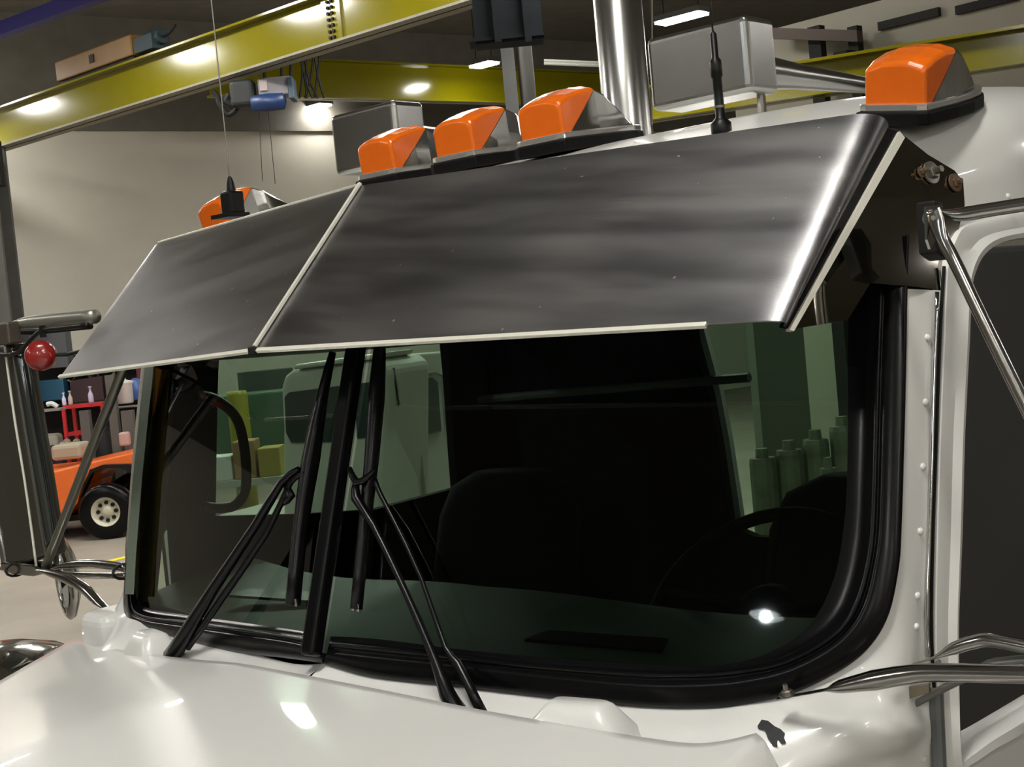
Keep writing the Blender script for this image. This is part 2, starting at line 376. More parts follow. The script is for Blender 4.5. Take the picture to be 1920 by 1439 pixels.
# blue runway beam at the top left
a = pZ(-40, 72, 8.0); b = pZ(230, -28, 8.0)
m = MB().box((a+b)/2, ((b-a).length, .2, .22), ((b-a).normalized(), V((-(b-a).y, (b-a).x, 0)).normalized(), ZZ))
tag(m.build('blue_beam', mat('blue_beam_paint', (.02, .015, .14), .5)), 'dark blue beam under the ceiling in the top left corner', 'beam')
def post(name, x0, x1, ytop, ztop, d, m, label, grp=None, yref=None):
    """steel column standing on the floor; px x0..x1 at row yref"""
    yr = yref if yref is not None else ytop
    a = pD(x0, yr, d); b = pD(x1, yr, d); c = (a+b)/2; w = (b-a).length
    t = MB(); zt = ztop if ztop else c.z
    for s in (-1, 1): t.box(V((c.x, c.y, zt/2))+FB*s*w*.42, (w, w*.12, zt), (FR, FB, ZZ))
    t.box(V((c.x, c.y, zt/2)), (w*.12, w*.8, zt), (FR, FB, ZZ))
    t.box(V((c.x, c.y, .01)), (w*1.6, w*1.6, .02), (FR, FB, ZZ))
    o = tag(t.build(name, m), label, 'column', grp); return c, w, o
# column left edge, under beam 1's end
c, w, o = post('steel_column', -55, 20, 340, 6.0, depth(B1a)-.1, COLM, 'dark grey steel column at the far left, under the end of the long yellow beam', 'grey steel columns', yref=480)
m = MB().box(V((c.x, c.y, 5.62))+FR*.26-FB*.62, (.62, .2, .72), (FR, FB, ZZ))
tag(m.build('support_bracket', DARKST, bevel=.02), 'dark bracket box between the far left column and the yellow beam end', 'bracket')
# central grey column with dark bracket boxes
cd_ = 13.0
PALE = mat('pale_column_paint', (.20, .205, .205), .5, noise=.1)
c, w, o = post('steel_column', 944, 968, 150, CEZ, cd_, PALE, 'pale grey square column behind the amber lights, under dark bracket boxes', 'grey steel columns')
m = MB().tube([V((pD(985, 120, cd_).x, pD(985, 120, cd_).y, 0)), V((pD(985, 120, cd_).x, pD(985, 120, cd_).y, CEZ))], 15*cd_/FPX, 14)
tag(m.build('round_column', COLM, smooth=True), 'dark grey round pipe column standing right against the pale square one', 'column')
m = MB()
m.box(pD(950, 20, cd_-.5), (.62, .3, .62), (FR, FB, ZZ)); m.box(pD(950, 76, cd_-.5), (.68, .34, .03), (FR, FB, ZZ))
m.box(pD(928, 10, cd_-.7), (.06, .04, .66), (FR, FB, ZZ)); m.box(pD(985, 10, cd_-.7), (.06, .04, .66), (FR, FB, ZZ))
tag(m.build('bracket_box', mat('blue_black_steel', (.010, .013, .016), .7, noise=.3, spec=.15)), 'dark blue-grey bracket box at the top of the middle column', 'bracket')
# far right upper hall: steel frames and dark slots on the pale wall
WD = 18.5
wr0, wr1 = pD(1380, 120, WD), pD(2050, 120, WD-3.5)
wr1.z = wr0.z; wd_ = (wr1-wr0).normalized(); wn_ = V((-wd_.y, wd_.x, 0))
zt = onp(1430, 63, wr0, wn_).z
m = MB().box((wr0+wr1)/2*1+ZZ*(zt/2-(wr0.z)), ((wr1-wr0).length, .2, zt), (wd_, wn_, ZZ))
tag(m.build('partition_wall', mat('warm_partition_paint', (.28, .265, .21), .6, noise=.08, nscale=1)), 'pale partition wall high at the right with two dark slots', 'partition')
def onw(x, y, o=.14): return onp(x, y, wr0-wn_*o, wn_)
for (x0, y0, x1, y1), lb in (((1648, 50, 1762, 26), 'long dark slot on the pale partition above the right amber light, left one'), ((1793, 20, 1910, -4), 'long dark slot on the pale partition above the right amber light, right one')):
    a, b = onw(x0, y0), onw(x1, y1); b2 = V((b.x, b.y, a.z))
    m = MB().box((a+b2)/2, ((b2-a).length, .06, .10), (wd_, wn_, ZZ)); tag(m.build('wall_slot', DARKST), lb, 'vent', 'dark slots on the partition')
for x0, x1, y0, y1, lb in ((1517, 1542, 50, 240, 'dark steel post left of the right amber light, nearer the horn'), (1592, 1612, 50, 240, 'dark steel post directly behind the right amber light')):
    a, b = onw(x0, y0, .35), onw(x1, y0, .35); c = (a+b)/2
    m = MB().box(V((c.x, c.y, c.z/2)), ((b-a).length*.9, .12, c.z), (wd_, wn_, ZZ)); tag(m.build('steel_post', DARKST), lb, 'post', 'dark steel posts at the right')
a, b = onw(1425, 62, .5), onw(1612, 68, .5)
tag(MB().box((a+b)/2, ((b-a).length, .12, .14), ((b-a).normalized(), wn_, ZZ)).build('steel_girt', mat('red_brown_steel', (.06, .04, .03), .6)), 'dark red-brown steel beam across the two dark posts at the right', 'beam')
m = MB().box(onw(1585, 116, .53), (.2, .2, .25), (wd_, wn_, ZZ)); tag(m.build('junction_box', DARKST, bevel=.01), 'small dark box beside the post behind the right amber light', 'box')
for y in (118, 123):  # pale unlit bars stand in for far lamp lines
    a, b = pD(1020, y-4, 15.5), pD(1150, y+1, 15.5)
    m = MB().tube([a, b], .018, 8); tag(m.build('lamp_line_bar', mat('pale_lamp_line', (.6, .6, .55), .4)), 'thin pale bar in place of a far lamp line, %s one left of the exhaust stack' % ('upper' if y == 118 else 'lower'), 'lamp line', 'pale bars for far lamp lines')
# ------------------------------------------------------------------ floor level clutter at the left
CD = 19.0
def cl(x, y, d=CD): return pD(x, y, d)
def cbox(x0, y0, x1, y1, d, dp=.4, mb=None):
    a, b = cl(x0, y0, d), cl(x1, y1, d); c = (a+b)/2
    w_ = abs((b-a).dot(FR)); h_ = abs(a.z-b.z); return (mb or MB()).box(c+FB*dp/2, (w_, dp, h_), (FR, FB, ZZ))
# orange off-road car
t = thing('orange_car', V((cl(160, 960).x, cl(160, 960).y, 0)), 'bright orange open off-road car with white wheel parked at the left', 'car')
OC = mat('orange_car_paint', (.72, .13, .012), .4, noise=.1, nscale=4, coat=.3)
poly = [(-90, 905), (86, 888), (150, 872), (262, 846), (420, 815), (430, 900), (262, 905), (252, 886), (232, 876), (190, 880), (165, 892), (152, 915), (145, 945), (122, 968), (100, 985), (-80, 1000)]
m = MB().prism([cl(x, y, 18.6) for x, y in poly], FB*1.5)
m.build('body_shell', OC, t, bevel=.02)
m = MB()
arch = [(150, 935), (158, 908), (172, 888), (195, 878), (225, 878), (250, 890), (262, 905), (264, 876), (240, 871), (192, 872), (168, 881)]
m.prism([cl(x, y, 18.5) for x, y in arch], FB*.16); m.build('fender_flare', BLACKP, t, bevel=.01)
for x, y in ((202, 953),):
    wc_ = cl(x, y, 18.5); R_ = .375; wc_.z = R_
    wc_ = V((wc_.x, wc_.y, R_))
    tire = MB().lathe([(.2, -.12), (.33, -.13), (.372, -.1), (.375, 0), (.372, .1), (.33, .13), (.2, .12), (.2, -.12)], wc_, FB, 28, False).build('tire', RUBBER, t, smooth=True)
    rim = MB().lathe([(.0, -.06), (.06, -.075), (.07, -.04), (.15, -.03), (.19, -.1), (.205, -.12), (.205, .1), (0, .1)], wc_, FB, 28).build('wheel_rim', mat('cream_wheel_paint', (.55, .52, .40), .4), tire, smooth=True)
    m = MB()
    for k in range(8):
        an = k*math.pi/4; m.lathe([(.028, -.055), (.028, 0)], wc_+(FR*math.cos(an)+ZZ*math.sin(an))*.12, FB, 8)
    m.build('rim_hole', DARKST, rim)
w2_ = V((cl(20, 960, 18.5).x, cl(20, 960, 18.5).y, .375))
for q in (w2_-FR*.3, wc_+FB*1.35, w2_-FR*.3+FB*1.35):
    MB().lathe([(.2, -.12), (.33, -.13), (.372, -.1), (.375, 0), (.372, .1), (.33, .13), (.2, .12), (.2, -.12)], q, FB, 20).build('tire', RUBBER, t, smooth=True)
m = cbox(-60, 985, 300, 962, 18.9, 1.2); m.build('underbody', DARKST, t)
m = cbox(96, 866, 150, 832, 19.2, .5); m.build('seat', mat('beige_seat', (.30, .27, .2), .7), t, bevel=.05)
# gray wall panel with red round lamp
m = cbox(36, 640-20, 128, 688, 22.5, .3); 
tag(m.build('wall_cabinet', mat('blue_grey_cabinet', (.09, .095, .105), .5)), 'blue-grey wall cabinet behind the red round lamp at the left', 'cabinet')
RL = mat('red_lens', (.24, .012, .01), .25, coat=.5)
pc = pD(77, 668, 3.95)
# workbench shelf, bins and bottles
t = thing('storage_shelf', V((cl(190, 1000, 22).x, cl(190, 1000, 22).y, 0)), 'dark storage shelf along the far wall behind the orange car', 'shelf')
gz = cl(190, 1000, 22)
def shelf_y(y): return cl(190, y, 22).z
for yy in (754, 676):
    c = cl(165, yy, 22.6); MB().box(c+FB*.3, (2.55, .6, .03), (FR, FB, ZZ)).build('shelf_board', DARKST, t)
for x in (30, 312):
    c = cl(x, 676, 22.6); MB().box(V((c.x, c.y, c.z/2))+FB*.3, (.06, .5, c.z), (FR, FB, ZZ)).build('upright', COLM, t)
a_, b_ = cl(30, 676, 23.3), cl(312, 676, 23.3)
MB().box(V(((a_.x+b_.x)/2, (a_.y+b_.y)/2, a_.z/2)), ((b_-a_).length, .05, a_.z), (FR, FB, ZZ)).build('back_board', mat('dark_brown_board', (.02, .015, .014), .8, noise=.4, nscale=3), t)
m = cbox(58, 716, 122, 750, 22.6, .5)
o = m.build('storage_bin', mat('blue_plastic_bin', (.02, .10, .18), .45), bevel=.02); tag(o, 'bright blue plastic bin on the shelf at the left, over the navy cloths', 'bin')
tag(cbox(128, 688, 195, 750, 22.6, .5).build('cupboard', mat('dark_maroon_panel', (.035, .015, .018), .5)), 'dark maroon cupboard right of the blue bin', 'cupboard')
tag(cbox(255, 688, 285, 750, 22.6, .5).build('cupboard', mat('maroon_panel', (.09, .015, .018), .5)), 'small red-brown cupboard beside the windshield edge', 'cupboard')
# red cart
t = thing('tool_cart', V((cl(150, 900, 21.0).x, cl(150, 900, 21.0).y, 0)), 'red metal tool cart behind the orange car', 'cart')
RED = mat('red_cart_paint', (.50, .02, .02), .4, noise=.15)
zc = cl(150, 762, 21.0).z
m = MB()
cc = cl(155, 762, 21.0)
MB().box(V((cc.x, cc.y, zc))+FB*.25, (.62, .5, .05), (FR, FB, ZZ)).build('tray', RED, t)
MB().box(V((cc.x, cc.y, zc-.42))+FB*.25, (.6, .5, .05), (FR, FB, ZZ)).build('tray', RED, t)
MB().box(V((cc.x, cc.y, .2))+FB*.25, (.6, .5, .05), (FR, FB, ZZ)).build('tray', RED, t)
for a in (-1, 1):
    for b in (0, 1): MB().box(V((cc.x, cc.y, zc/2))+FR*a*.3+FB*(b*.48), (.05, .05, zc), (FR, FB, ZZ)).build('post', RED, t)
def bottle(x, y, h, col, lb, d=21.2):
    b = cl(x, y, d); b = V((b.x, b.y, zc+.027)); s = h/.28
    o = MB().lathe([(.04*s, 0), (.045*s, .02*s), (.045*s, .14*s), (.018*s, .2*s), (.016*s, .25*s), (.03*s, .26*s), (.028*s, .28*s)], b, ZZ, 12).build('spray_bottle', mat('bottle_'+lb[:8].strip().replace(' ', '_'), col, .4), smooth=True)
    tag(o, lb, 'bottle', 'bottles on the red cart')
bottle(171, 752, .26, (.42, .38, .5), 'pale violet spray bottle standing alone on the red cart')
bottle(121, 760, .2, (.6, .58, .75), 'white and violet bottle at the left end of the red cart')
bottle(133, 760, .22, (.45, .38, .33), 'tan bottle close beside the white one on the red cart')
# jeans-dark heap, cans and equipment
m = MB().lathe([(.3, 0), (.42, .25), (.40, .7), (.25, 1.0), (.05, 1.1)], V((cl(92, 1000, 21.4).x, cl(92, 1000, 21.4).y, 0)), ZZ, 14)
tag(m.build('cloth_heap', mat('navy_cloth', (.012, .016, .05), .9, noise=.5), smooth=True), 'navy blue heap of cloth left of the red cart', 'cloth')
m = cbox(62, 775, 112, 766, 20.2, .3); tag(m.build('tabletop', mat('grey_tabletop', (.2, .2, .19), .6)), 'small grey table top above the navy cloth heap', 'table')
m = MB().tube([cl(88, 759, 20.3), cl(97, 757, 20.3), cl(108, 763, 20.3)], .035, 8, sm=3); tag(m.build('rag', mat('white_rag', (.6, .6, .58), .8)), 'white rag lying on the grey table top', 'rag')
t = thing('machine_vise', cl(92, 850, 20.6), 'pale grey machine with a dark red opening left of the cart, above the orange car', 'machine')
MB().box(cl(93, 832, 20.5)+FB*.1, (.28, .3, .28), (FR, FB, ZZ)).build('housing', mat('pale_machine_paint', (.30, .29, .24), .5, noise=.2), t, bevel=.06, bseg=3)
MB().box(cl(90, 846, 20.4), (.15, .1, .16), (FR, FB, ZZ)).build('opening', mat('dark_red_recess', (.05, .015, .015), .6), t)
m = MB(); random.seed(3)
for i in range(5): m.lathe([(.03, 0), (.07, .04), (.05, .12), (.01, .14)], cl(118+i*9, 846-(i % 2)*6, 20.4), ZZ, 8)
m.build('engine_fitting', mat('tan_parts', (.30, .25, .17), .6, noise=.4), t)
# white bucket on stand, pale posts
t = tag(MB().lathe([(.10, 0), (.12, .02), (.125, .28), (.14, .3), (.15, .33), (.04, .36), (.03, .40)], cl(236, 757, 20.6), ZZ, 16).build('white_canister', mat('white_canister_plastic', (.55, .56, .55), .4), smooth=True), 'white lidded canister above the orange car, beside the windshield edge', 'canister')
tag(MB().lathe([(.09, 0), (.1, .02), (.1, .3), (.02, .34)], cl(257, 750, 21.0), ZZ, 14).build('blue_canister', mat('blue_canister_plastic', (.03, .08, .25), .4), smooth=True), 'blue canister right behind the white lidded one', 'canister')
tag(cbox(205, 768, 268, 760, 20.7, .4).build('side_table', mat('grey_shelf_top', (.26, .26, .24), .6)), 'pale grey shelf top carrying the two canisters', 'shelf')
for x0, x1, y0, y1, lb in ((150, 168, 770, 905, 'grey post left of the diagonal mirror tube'), (228, 250, 770, 900, 'leaning grey post below the white canister'), (196, 212, 688, 770, 'grey upright right of the maroon cupboard')):
    a = cl((x0+x1)/2, y0, 20.3); b = V((a.x, a.y, 0)); o = MB().box((a+b)/2, ((x1-x0)*20.3/FPX, .12, a.z), (FR, FB, ZZ)).build('shop_stand', COLM); tag(o, lb, 'post', 'grey posts in the clutter')
m = MB().lathe([(.15, 0), (.24, .1), (.27, .9), (.2, 1.3), (.08, 1.42)], V((cl(206, 960, 20.75).x, cl(206, 960, 20.75).y, 0)), ZZ, 16)
tag(m.build('black_barrel', DARKST, smooth=True), 'black rounded barrel behind the orange car fender', 'barrel')
tag(cbox(221, 812, 243, 836, 19.95, .12).build('pink_jug', mat('pink_jug_plastic', (.38, .27, .24), .5), bevel=.03), 'small pinkish jug hanging before the leaning post', 'jug')
# yellow floor line
a, b = pZ(190, 1056, .004), pZ(300, 1030, .004)
tag(MB().box((a+b)/2, ((b-a).length, .12, .006), ((b-a).normalized(), V((-(b-a).y, (b-a).x, 0)).normalized(), ZZ)).build('floor_line', mat('yellow_floor_paint', (.75, .6, .01), .5)), 'short yellow line painted on the concrete floor', 'floor marking')
# ================================================================== THE TRUCK
from mathutils.bvhtree import BVHTree
BW = 1.045
TR = thing('semi_truck', (0, .9, 0), 'white truck with a steel sun visor, amber roof lights and split windshield, in front', 'truck')
def lerp(a, b, t): return V(a)*(1-t)+V(b)*t
# --- roof ------------------------------------------------------------------
YB = 1.75
def roof_pt(an, y):       # an 0..pi right to left, y 0..1 front to back
    c, s = math.cos(an), math.sin(an)
    bw = .945+.098*min(1, y/.34)**.8; X = bw*math.copysign(abs(c)**.5, c); e = abs(s)**.44
    y0 = .302+.125*abs(X); Y = y0+(YB-y0)*y; yp = Y-y0
    zt = 2.752+.165*(1-math.exp(-yp/.5))+.050*abs(X)**2; hb = .235+.085*min(1, y/.2)
    return V((X, Y, zt-hb+hb*e))
rows = []
for i in range(25):
    y = (i/24)**1.5; rows.append([roof_pt(math.pi*j/56, y) for j in range(57)])
front = [V((p.x, p.y, p.z)) for p in rows[0]]
MB().grid(rows).build('roof', WHITE, TR, smooth=True, solid=.005)
roofbvh = BVHTree.FromPolygons([p for r in rows for p in r], [(i*57+j, i*57+j+1, (i+1)*57+j+1, (i+1)*57+j) for i in range(24) for j in range(56)])
def roofz(x, y):
    h = roofbvh.ray_cast(V((x, y, 5)), V((0, 0, -1))); return h[0].z if h[0] else 2.8
# header over the windshield, under the visor
hp = [V((-BW, .10+.285+.0, 2.47)), V((0, .268, 2.485)), V((BW, .385, 2.47))]
m = MB().grid([[V((x, .262+.178/.97*abs(x)+(.01), 2.475)) for x in (-.84, -.5, 0, .5, .84)], [V((x, .285+.125*abs(x), z)) for x, z in ((-.84, 2.50), (-.5, 2.74), (0, 2.745), (.5, 2.74), (.84, 2.50))]])
m.build('header_panel', WHITE, TR, solid=.02)
# --- cab corner and cowl wrapped round the windshield rubber ------------------
SO = [(1701, 542), (1700, 640), (1695, 800), (1689, 1000), (1684, 1065), (1665, 1152), (1623, 1220), (1558, 1268), (1494, 1297), (1400, 1318), (1330, 1327), (1200, 1325), (1000, 1305), (860, 1288), (700, 1270), (607, 1244)]
side = [pX(x, y, BW) for x, y in ((1767, 545), (1763, 640), (1757, 800), (1749, 1000), (1747, 1065), (1746, 1152), (1747, 1240), (1757, 1330), (1766, 1425))]
outw = {9: (.55, -.83), 10: (.35, -.93), 11: (.25, -.97), 12: (.17, -.98), 13: (.17, -.98), 14: (.17, -.98), 15: (.17, -.98)}
prof = [(0, 0), (.015, -.006), (.05, -.022), (.09, -.06), (.115, -.13), (.12, -.40)]
def corner_rows(sgn):
    R_ = []
    for i, q in enumerate(SO):
        P0 = WR(*q, -.004)
        if i in outw:
            o = V((*outw[i], 0)).normalized(); r = [P0+o*a*(1 if i > 10 else 1.25)+ZZ*b for a, b in prof]
        else:
            E_ = side[i]; bl = (0, .0, .0, .0, .002, .008, .022, .05, .085)[i]; o = V((.75, -.66, .05)).normalized()
            r = []
            for k in range(6):
                t = k/5; r.append(lerp(P0, E_, t)+o*bl*math.sin(math.pi*min(1, t*1.15)) if t < .87 else lerp(P0, E_, t))
        R_.append(r)
    if sgn < 0: R_ = [[V((-p.x, p.y, p.z)) for p in r] for r in R_]
    cols = list(zip(*R_)); cols = [spline(list(c), 4) for c in cols]; R2 = [spline(list(r), 4) for r in zip(*cols)]
    return R2
RR = corner_rows(1)
m = MB().grid(RR); m.build('cab_corner', WHITE, TR, smooth=True)
cbvh = BVHTree.FromPolygons(m.v, m.f)
MB().grid(corner_rows(-1)).build('cab_corner', WHITE, TR, smooth=True)
def hit(x, y, bvh, off=0):
    d = ray(x, y).normalized(); h = bvh.ray_cast(CAM, d)
    return (h[0]-d*off, h[1]) if h[0] else (None, None)
# side skins below the corner and doors (outside the frame mostly)
for s in (-1, 1):
    MB().prism([V((s*BW, a, b)) for a, b in ((.42, 1.74), (.42, .9), (YB, .9), (YB, 1.74))], (-s*.03, 0, 0)).build('side_panel', WHITE, TR)
# gutter bead and rivets
pts = [pX(x, y, BW+.002) for x, y in ((1757, 548), (1752, 700), (1746, 900), (1741, 1050), (1738, 1150), (1741, 1232))]
MB().tube(pts, .0035, 8, sm=3).build('drip_bead', CHROME, TR, smooth=True)
for x, y in ((1739, 634), (1735, 755), (1730, 876), (1725, 997), (1720, 1118), (1718, 1176), (1733, 1424), (1890, 369)):
    h, n = hit(x, y, cbvh) if x < 1800 else (pX(x, y, BW+.01), V((1, 0, 0)))
    if h is None: h, n = pX(x, y, BW), V((1, 0, 0))
    if n.dot(h-CAM) > 0: n = -n
    MB().lathe([(.0062, -.002), (.0060, .0015), (.0045, .0035), (.0018, .0045), (0, .0046)], h, n, 12).build('rivet', WHITE, TR, smooth=True)
# paint chip on the cowl corner
chip = [(1420, 1362), (1428, 1350), (1440, 1352), (1452, 1362), (1464, 1368), (1472, 1376), (1470, 1384), (1474, 1394), (1466, 1396), (1460, 1384), (1457, 1390), (1458, 1402), (1450, 1400), (1440, 1386), (1434, 1370), (1422, 1368)]
cc_ = (1449, 1374); vs = []; ok = True
for f in (1, .66, .33, 0):
    for x, y in chip:
        h, n = hit(cc_[0]+(x-cc_[0])*f, cc_[1]+(y-cc_[1])*f, cbvh, .003); ok = ok and h is not None; vs.append(h)
if ok:
    n_ = len(chip); fs = [(r*n_+i, r*n_+(i+1) % n_, (r+1)*n_+(i+1) % n_, (r+1)*n_+i) for r in range(3) for i in range(n_)]
    o = obj('paint_chip', vs, fs, CHIP, TR); o['label'] = 'black chip in the white paint of the cowl corner'
# --- windshield rubber ----------------------------------------------------------
GR = [  # inner, ridge, groove, outer   (px on the right pane's plane)
 ((622, 646-60), (640, 590), (650, 590), (660, 590)),
]
ring = [((620, 1194), (617, 1208), (613, 1224), (607, 1244)), ((700, 1198), (700, 1216), (700, 1233), (700, 1270)),
 ((860, 1218), (860, 1233), (860, 1250), (860, 1288)), ((1000, 1232), (1000, 1249), (1000, 1266), (1000, 1305)),
 ((1190, 1246), (1190, 1263), (1195, 1283), (1200, 1325)), ((1300, 1250), (1308, 1265), (1318, 1283), (1330, 1327)),
 ((1380, 1243), (1395, 1258), (1400, 1275), (1415, 1317)), ((1440, 1225), (1470, 1243), (1478, 1256), (1494, 1297)),
 ((1500, 1190), (1542, 1207), (1550, 1220), (1580, 1254)), ((1540, 1140), (1585, 1170), (1596, 1180), (1632, 1210)),
 ((1568, 1070), (1610, 1123), (1624, 1130), (1666, 1150)), ((1583, 980), (1627, 1062), (1640, 1066), (1684, 1065)),
 ((1588, 900), (1636, 990), (1650, 995), (1689, 1000)), ((1590, 780), (1641, 850), (1655, 850), (1694, 850)),
 ((1590, 660), (1645, 700), (1659, 700), (1698, 690)), ((1592, 540), (1650, 560), (1664, 560), (1701, 530)), ((1594, 450), (1655, 450), (1669, 450), (1706, 440))]
def gasket(W, ring_, name):
    R_ = []
    for a, b, c, d in ring_:
        mid = ((b[0]*.6+a[0]*.4), (b[1]*.6+a[1]*.4))
        R_.append([W(*a, .001), W(*mid, .006), W(*b, .020), W(*((b[0]+c[0])/2, (b[1]+c[1])/2), .012), W(*c, .016), W(*((c[0]+d[0])/2, (c[1]+d[1])/2), .013), W(*d, .004), W(*d, -.012)])
    cols = [spline(list(c), 5) for c in zip(*R_)]
    m = MB().grid([spline(list(r), 3) for r in zip(*cols)]); return m.build(name, RUBBER, TR, smooth=True)
gasket(WR, ring, 'windshield_seal')
ringL = [((597, 1190), (600, 1205), (602, 1222), (605, 1244)), ((540, 1180), (540, 1194), (538, 1206), (535, 1234)), ((440, 1166), (440, 1180), (437, 1192), (432, 1222)),
 ((340, 1152), (338, 1166), (334, 1176), (325, 1198)), ((275, 1140), (268, 1155), (262, 1163), (250, 1180)), ((255, 1118), (247, 1132), (242, 1140), (232, 1158)),
 ((254, 1060), (246, 1062), (241, 1064), (234, 1068)), ((264, 900), (256, 900), (252, 900), (245, 900)), ((278, 760), (270, 760), (266, 760), (258, 760)), ((290, 640), (282, 640), (278, 640), (270, 640)), ((305, 500), (297, 500), (293, 500), (285, 500))]
gasket(WL, ringL, 'windshield_seal')
# panes
def pane(W, pts, nm):
    vs = [W(x, y, -.002) for x, y in pts]; MB().add(vs, [tuple(range(len(vs)))]).build(nm, GLASSW, TR)
pane(WR, [(606, 1232), (700, 1240), (860, 1258), (1000, 1276), (1190, 1292), (1310, 1296), (1400, 1285), (1480, 1262), (1560, 1225), (1612, 1170), (1640, 1100), (1655, 1000), (1665, 850), (1675, 600), (1685, 400), (735, 400)], 'windshield_pane')
pane(WL, [(604, 1232), (480, 1205), (330, 1180), (255, 1160), (240, 1130), (248, 900), (270, 700), (292, 500), (725, 420)], 'windshield_pane')
# bright left edge strip of the far pane
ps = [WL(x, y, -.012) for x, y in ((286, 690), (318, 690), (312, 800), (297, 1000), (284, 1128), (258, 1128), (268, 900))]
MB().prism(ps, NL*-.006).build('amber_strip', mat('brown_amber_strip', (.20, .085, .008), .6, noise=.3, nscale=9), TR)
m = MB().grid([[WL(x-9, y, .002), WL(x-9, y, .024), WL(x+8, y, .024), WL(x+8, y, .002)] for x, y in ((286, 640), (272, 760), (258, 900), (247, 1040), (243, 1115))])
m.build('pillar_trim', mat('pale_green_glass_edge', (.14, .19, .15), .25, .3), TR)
# divider
a, b = V((0, .060, 1.925)), V((0, .25, 2.50))
dk = (b-a).normalized(); dn = V((0, -dk.z, dk.y))
MB().box((a+b)/2+dn*.010, (.036, .03, (b-a).length), (V((1, 0, 0)), dn, dk)).build('centre_divider', RUBBER, TR, bevel=.008, bseg=3)
# --- door (near side) -------------------------------------------------------------
XD = BW+.004
def D(x, y, o=0): return pX(x, y, XD+o)
inn = [(1791, 1000), (1795, 841), (1800, 733), (1805, 640), (1809, 552), (1816, 515), (1835, 480), (1870, 458), (1920, 449)]
out = [(1757, 1000), (1761, 850), (1766, 720), (1770, 640), (1773, 552), (1777, 495), (1792, 448), (1820, 420), (1920, 397)]
inn = [(1788, 1413), (1784, 1290), (1784, 1161)]+inn; out = [(1778, 1470), (1762, 1330), (1754, 1200)]+out
I = [D(*q) for q in inn]; O = [D(*q) for q in out]
YE, YI = 1.46, 1.38
zi0 = D(1920, 1335).z
I = [V((XD, YI, zi0-.02))]+[V((XD, D(1920, 1338).y, zi0)), D(1850, 1378), D(1803, 1412)]+I+[V((XD, 1.1, I[-1].z+.008)), V((XD, YI-.06, I[-1].z)), V((XD, YI, I[-1].z-.06))]
O = [V((XD, YE, I[0].z-.12))]+[V((XD, D(1920, 1420).y, D(1920, 1440).z)), V((XD, D(1850, 1460).y, D(1850, 1470).z)), D(1800, 1490)]+O+[V((XD, 1.1, O[-1].z+.01)), V((XD, YE-.06, O[-1].z)), V((XD, YE, O[-1].z-.06))]
I.append(V((XD, YI, I[0].z+.001))); O.append(V((XD, YE, O[0].z+.001)))
ex = V((1, 0, 0))
I = spline(I, 4); O = spline(O, 4)
rows = [[o_-ex*.02, o_+ex*.002, lerp(o_, i_, .25)+ex*.005, lerp(o_, i_, .55)+ex*.006, lerp(o_, i_, .75)+ex*.016, lerp(o_, i_, .93)+ex*.014, i_-ex*.003, i_-ex*.03] for o_, i_ in zip(O, I)]
door = MB().grid(rows).build('door', WHITE, TR, smooth=True, solid=.004)
MB().add([i_-ex*.018 for i_ in I[:-1]], [tuple(range(len(I)-1))]).build('door_glass', GLASSD, door)
lz = O[0].z
MB().prism([V((XD-.004, .40, 1.76)), V((XD-.004, YE, 1.76)), V((XD-.004, YE, .9)), V((XD-.004, .40, .9))], (.012, 0, 0)).build('door_skin', WHITE, door)
o = MB().tube([D(1755, 1290), D(1762, 1450), D(1770, 1600)], .011, 10).build('hinge_tube', mat('grey_hinge', (.14, .15, .15), .4, .5), TR)
m = MB().tube([pX(x, y, BW+.001) for x, y in ((1770, 500), (1766, 560), (1762, 640), (1756, 800), (1749, 1000), (1746, 1150), (1748, 1240), (1752, 1300))], .003, 6, sm=2)
m.build('door_gap_seal', BLACKP, TR)
# --- cab walls with the far door window, rear wall with its window ------------------
def ring_wall(name, inner, outer, m, d, parent=TR):
    n = len(inner); vs = list(inner)+list(outer); fs = [(i, (i+1) % n, n+(i+1) % n, n+i) for i in range(n)]
    return obj(name, vs, fs, m, parent, solid=d, soff=0)
XI = -1.02
from mathutils.geometry import tessellate_polygon
def holed(name, outer, hole_, m, d):
    tri = tessellate_polygon([outer, hole_[::-1]]); vs = list(outer)+list(hole_[::-1])
    return obj(name, vs, [tuple(t) for t in tri], m, TR, solid=d, soff=0)
hole = [pX(x, y, XI) for x, y in ((398, 968), (400, 830), (403, 700), (410, 560), (600, 520), (760, 530), (826, 600), (836, 700), (846, 850), (851, 915), (700, 955), (560, 964))]
cy_, cz_ = sum(p.y for p in hole)/len(hole), sum(p.z for p in hole)/len(hole)
def outp(p):
    dy, dz = p.y-cy_, p.z-cz_; k = min(((1.73-cy_)/dy if dy > 1e-4 else (.40-cy_)/dy if dy < -1e-4 else 9), ((2.56-cz_)/dz if dz > 1e-4 else (1.0-cz_)/dz if dz < -1e-4 else 9)); return V((XI, cy_+dy*k, cz_+dz*k))
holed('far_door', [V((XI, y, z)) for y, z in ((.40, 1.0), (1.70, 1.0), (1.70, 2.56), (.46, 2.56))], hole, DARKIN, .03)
MB().prism([V((-BW-.001, a, b)) for a, b in ((.42, 1.80), (.42, .9), (YB, .9), (YB, 1.80))], (-.01, 0, 0)).build('far_door_skin', WHITE, TR)
gl = [p+V((-.012, 0, 0)) for p in hole]; MB().add(gl, [tuple(range(len(gl)))]).build('far_door_glass', glass('side_window_glass', (.80, .90, .84)), TR)
MB().prism([pX(x, y, XI+.03) for x, y in ((288, 690), (322, 700), (312, 900), (290, 1120), (262, 1130), (282, 900))], (.01, 0, 0)).build('pillar_strip', mat('brown_amber_band', (.30, .14, .02), .6), TR)  # brown amber strip traced along the far pillar
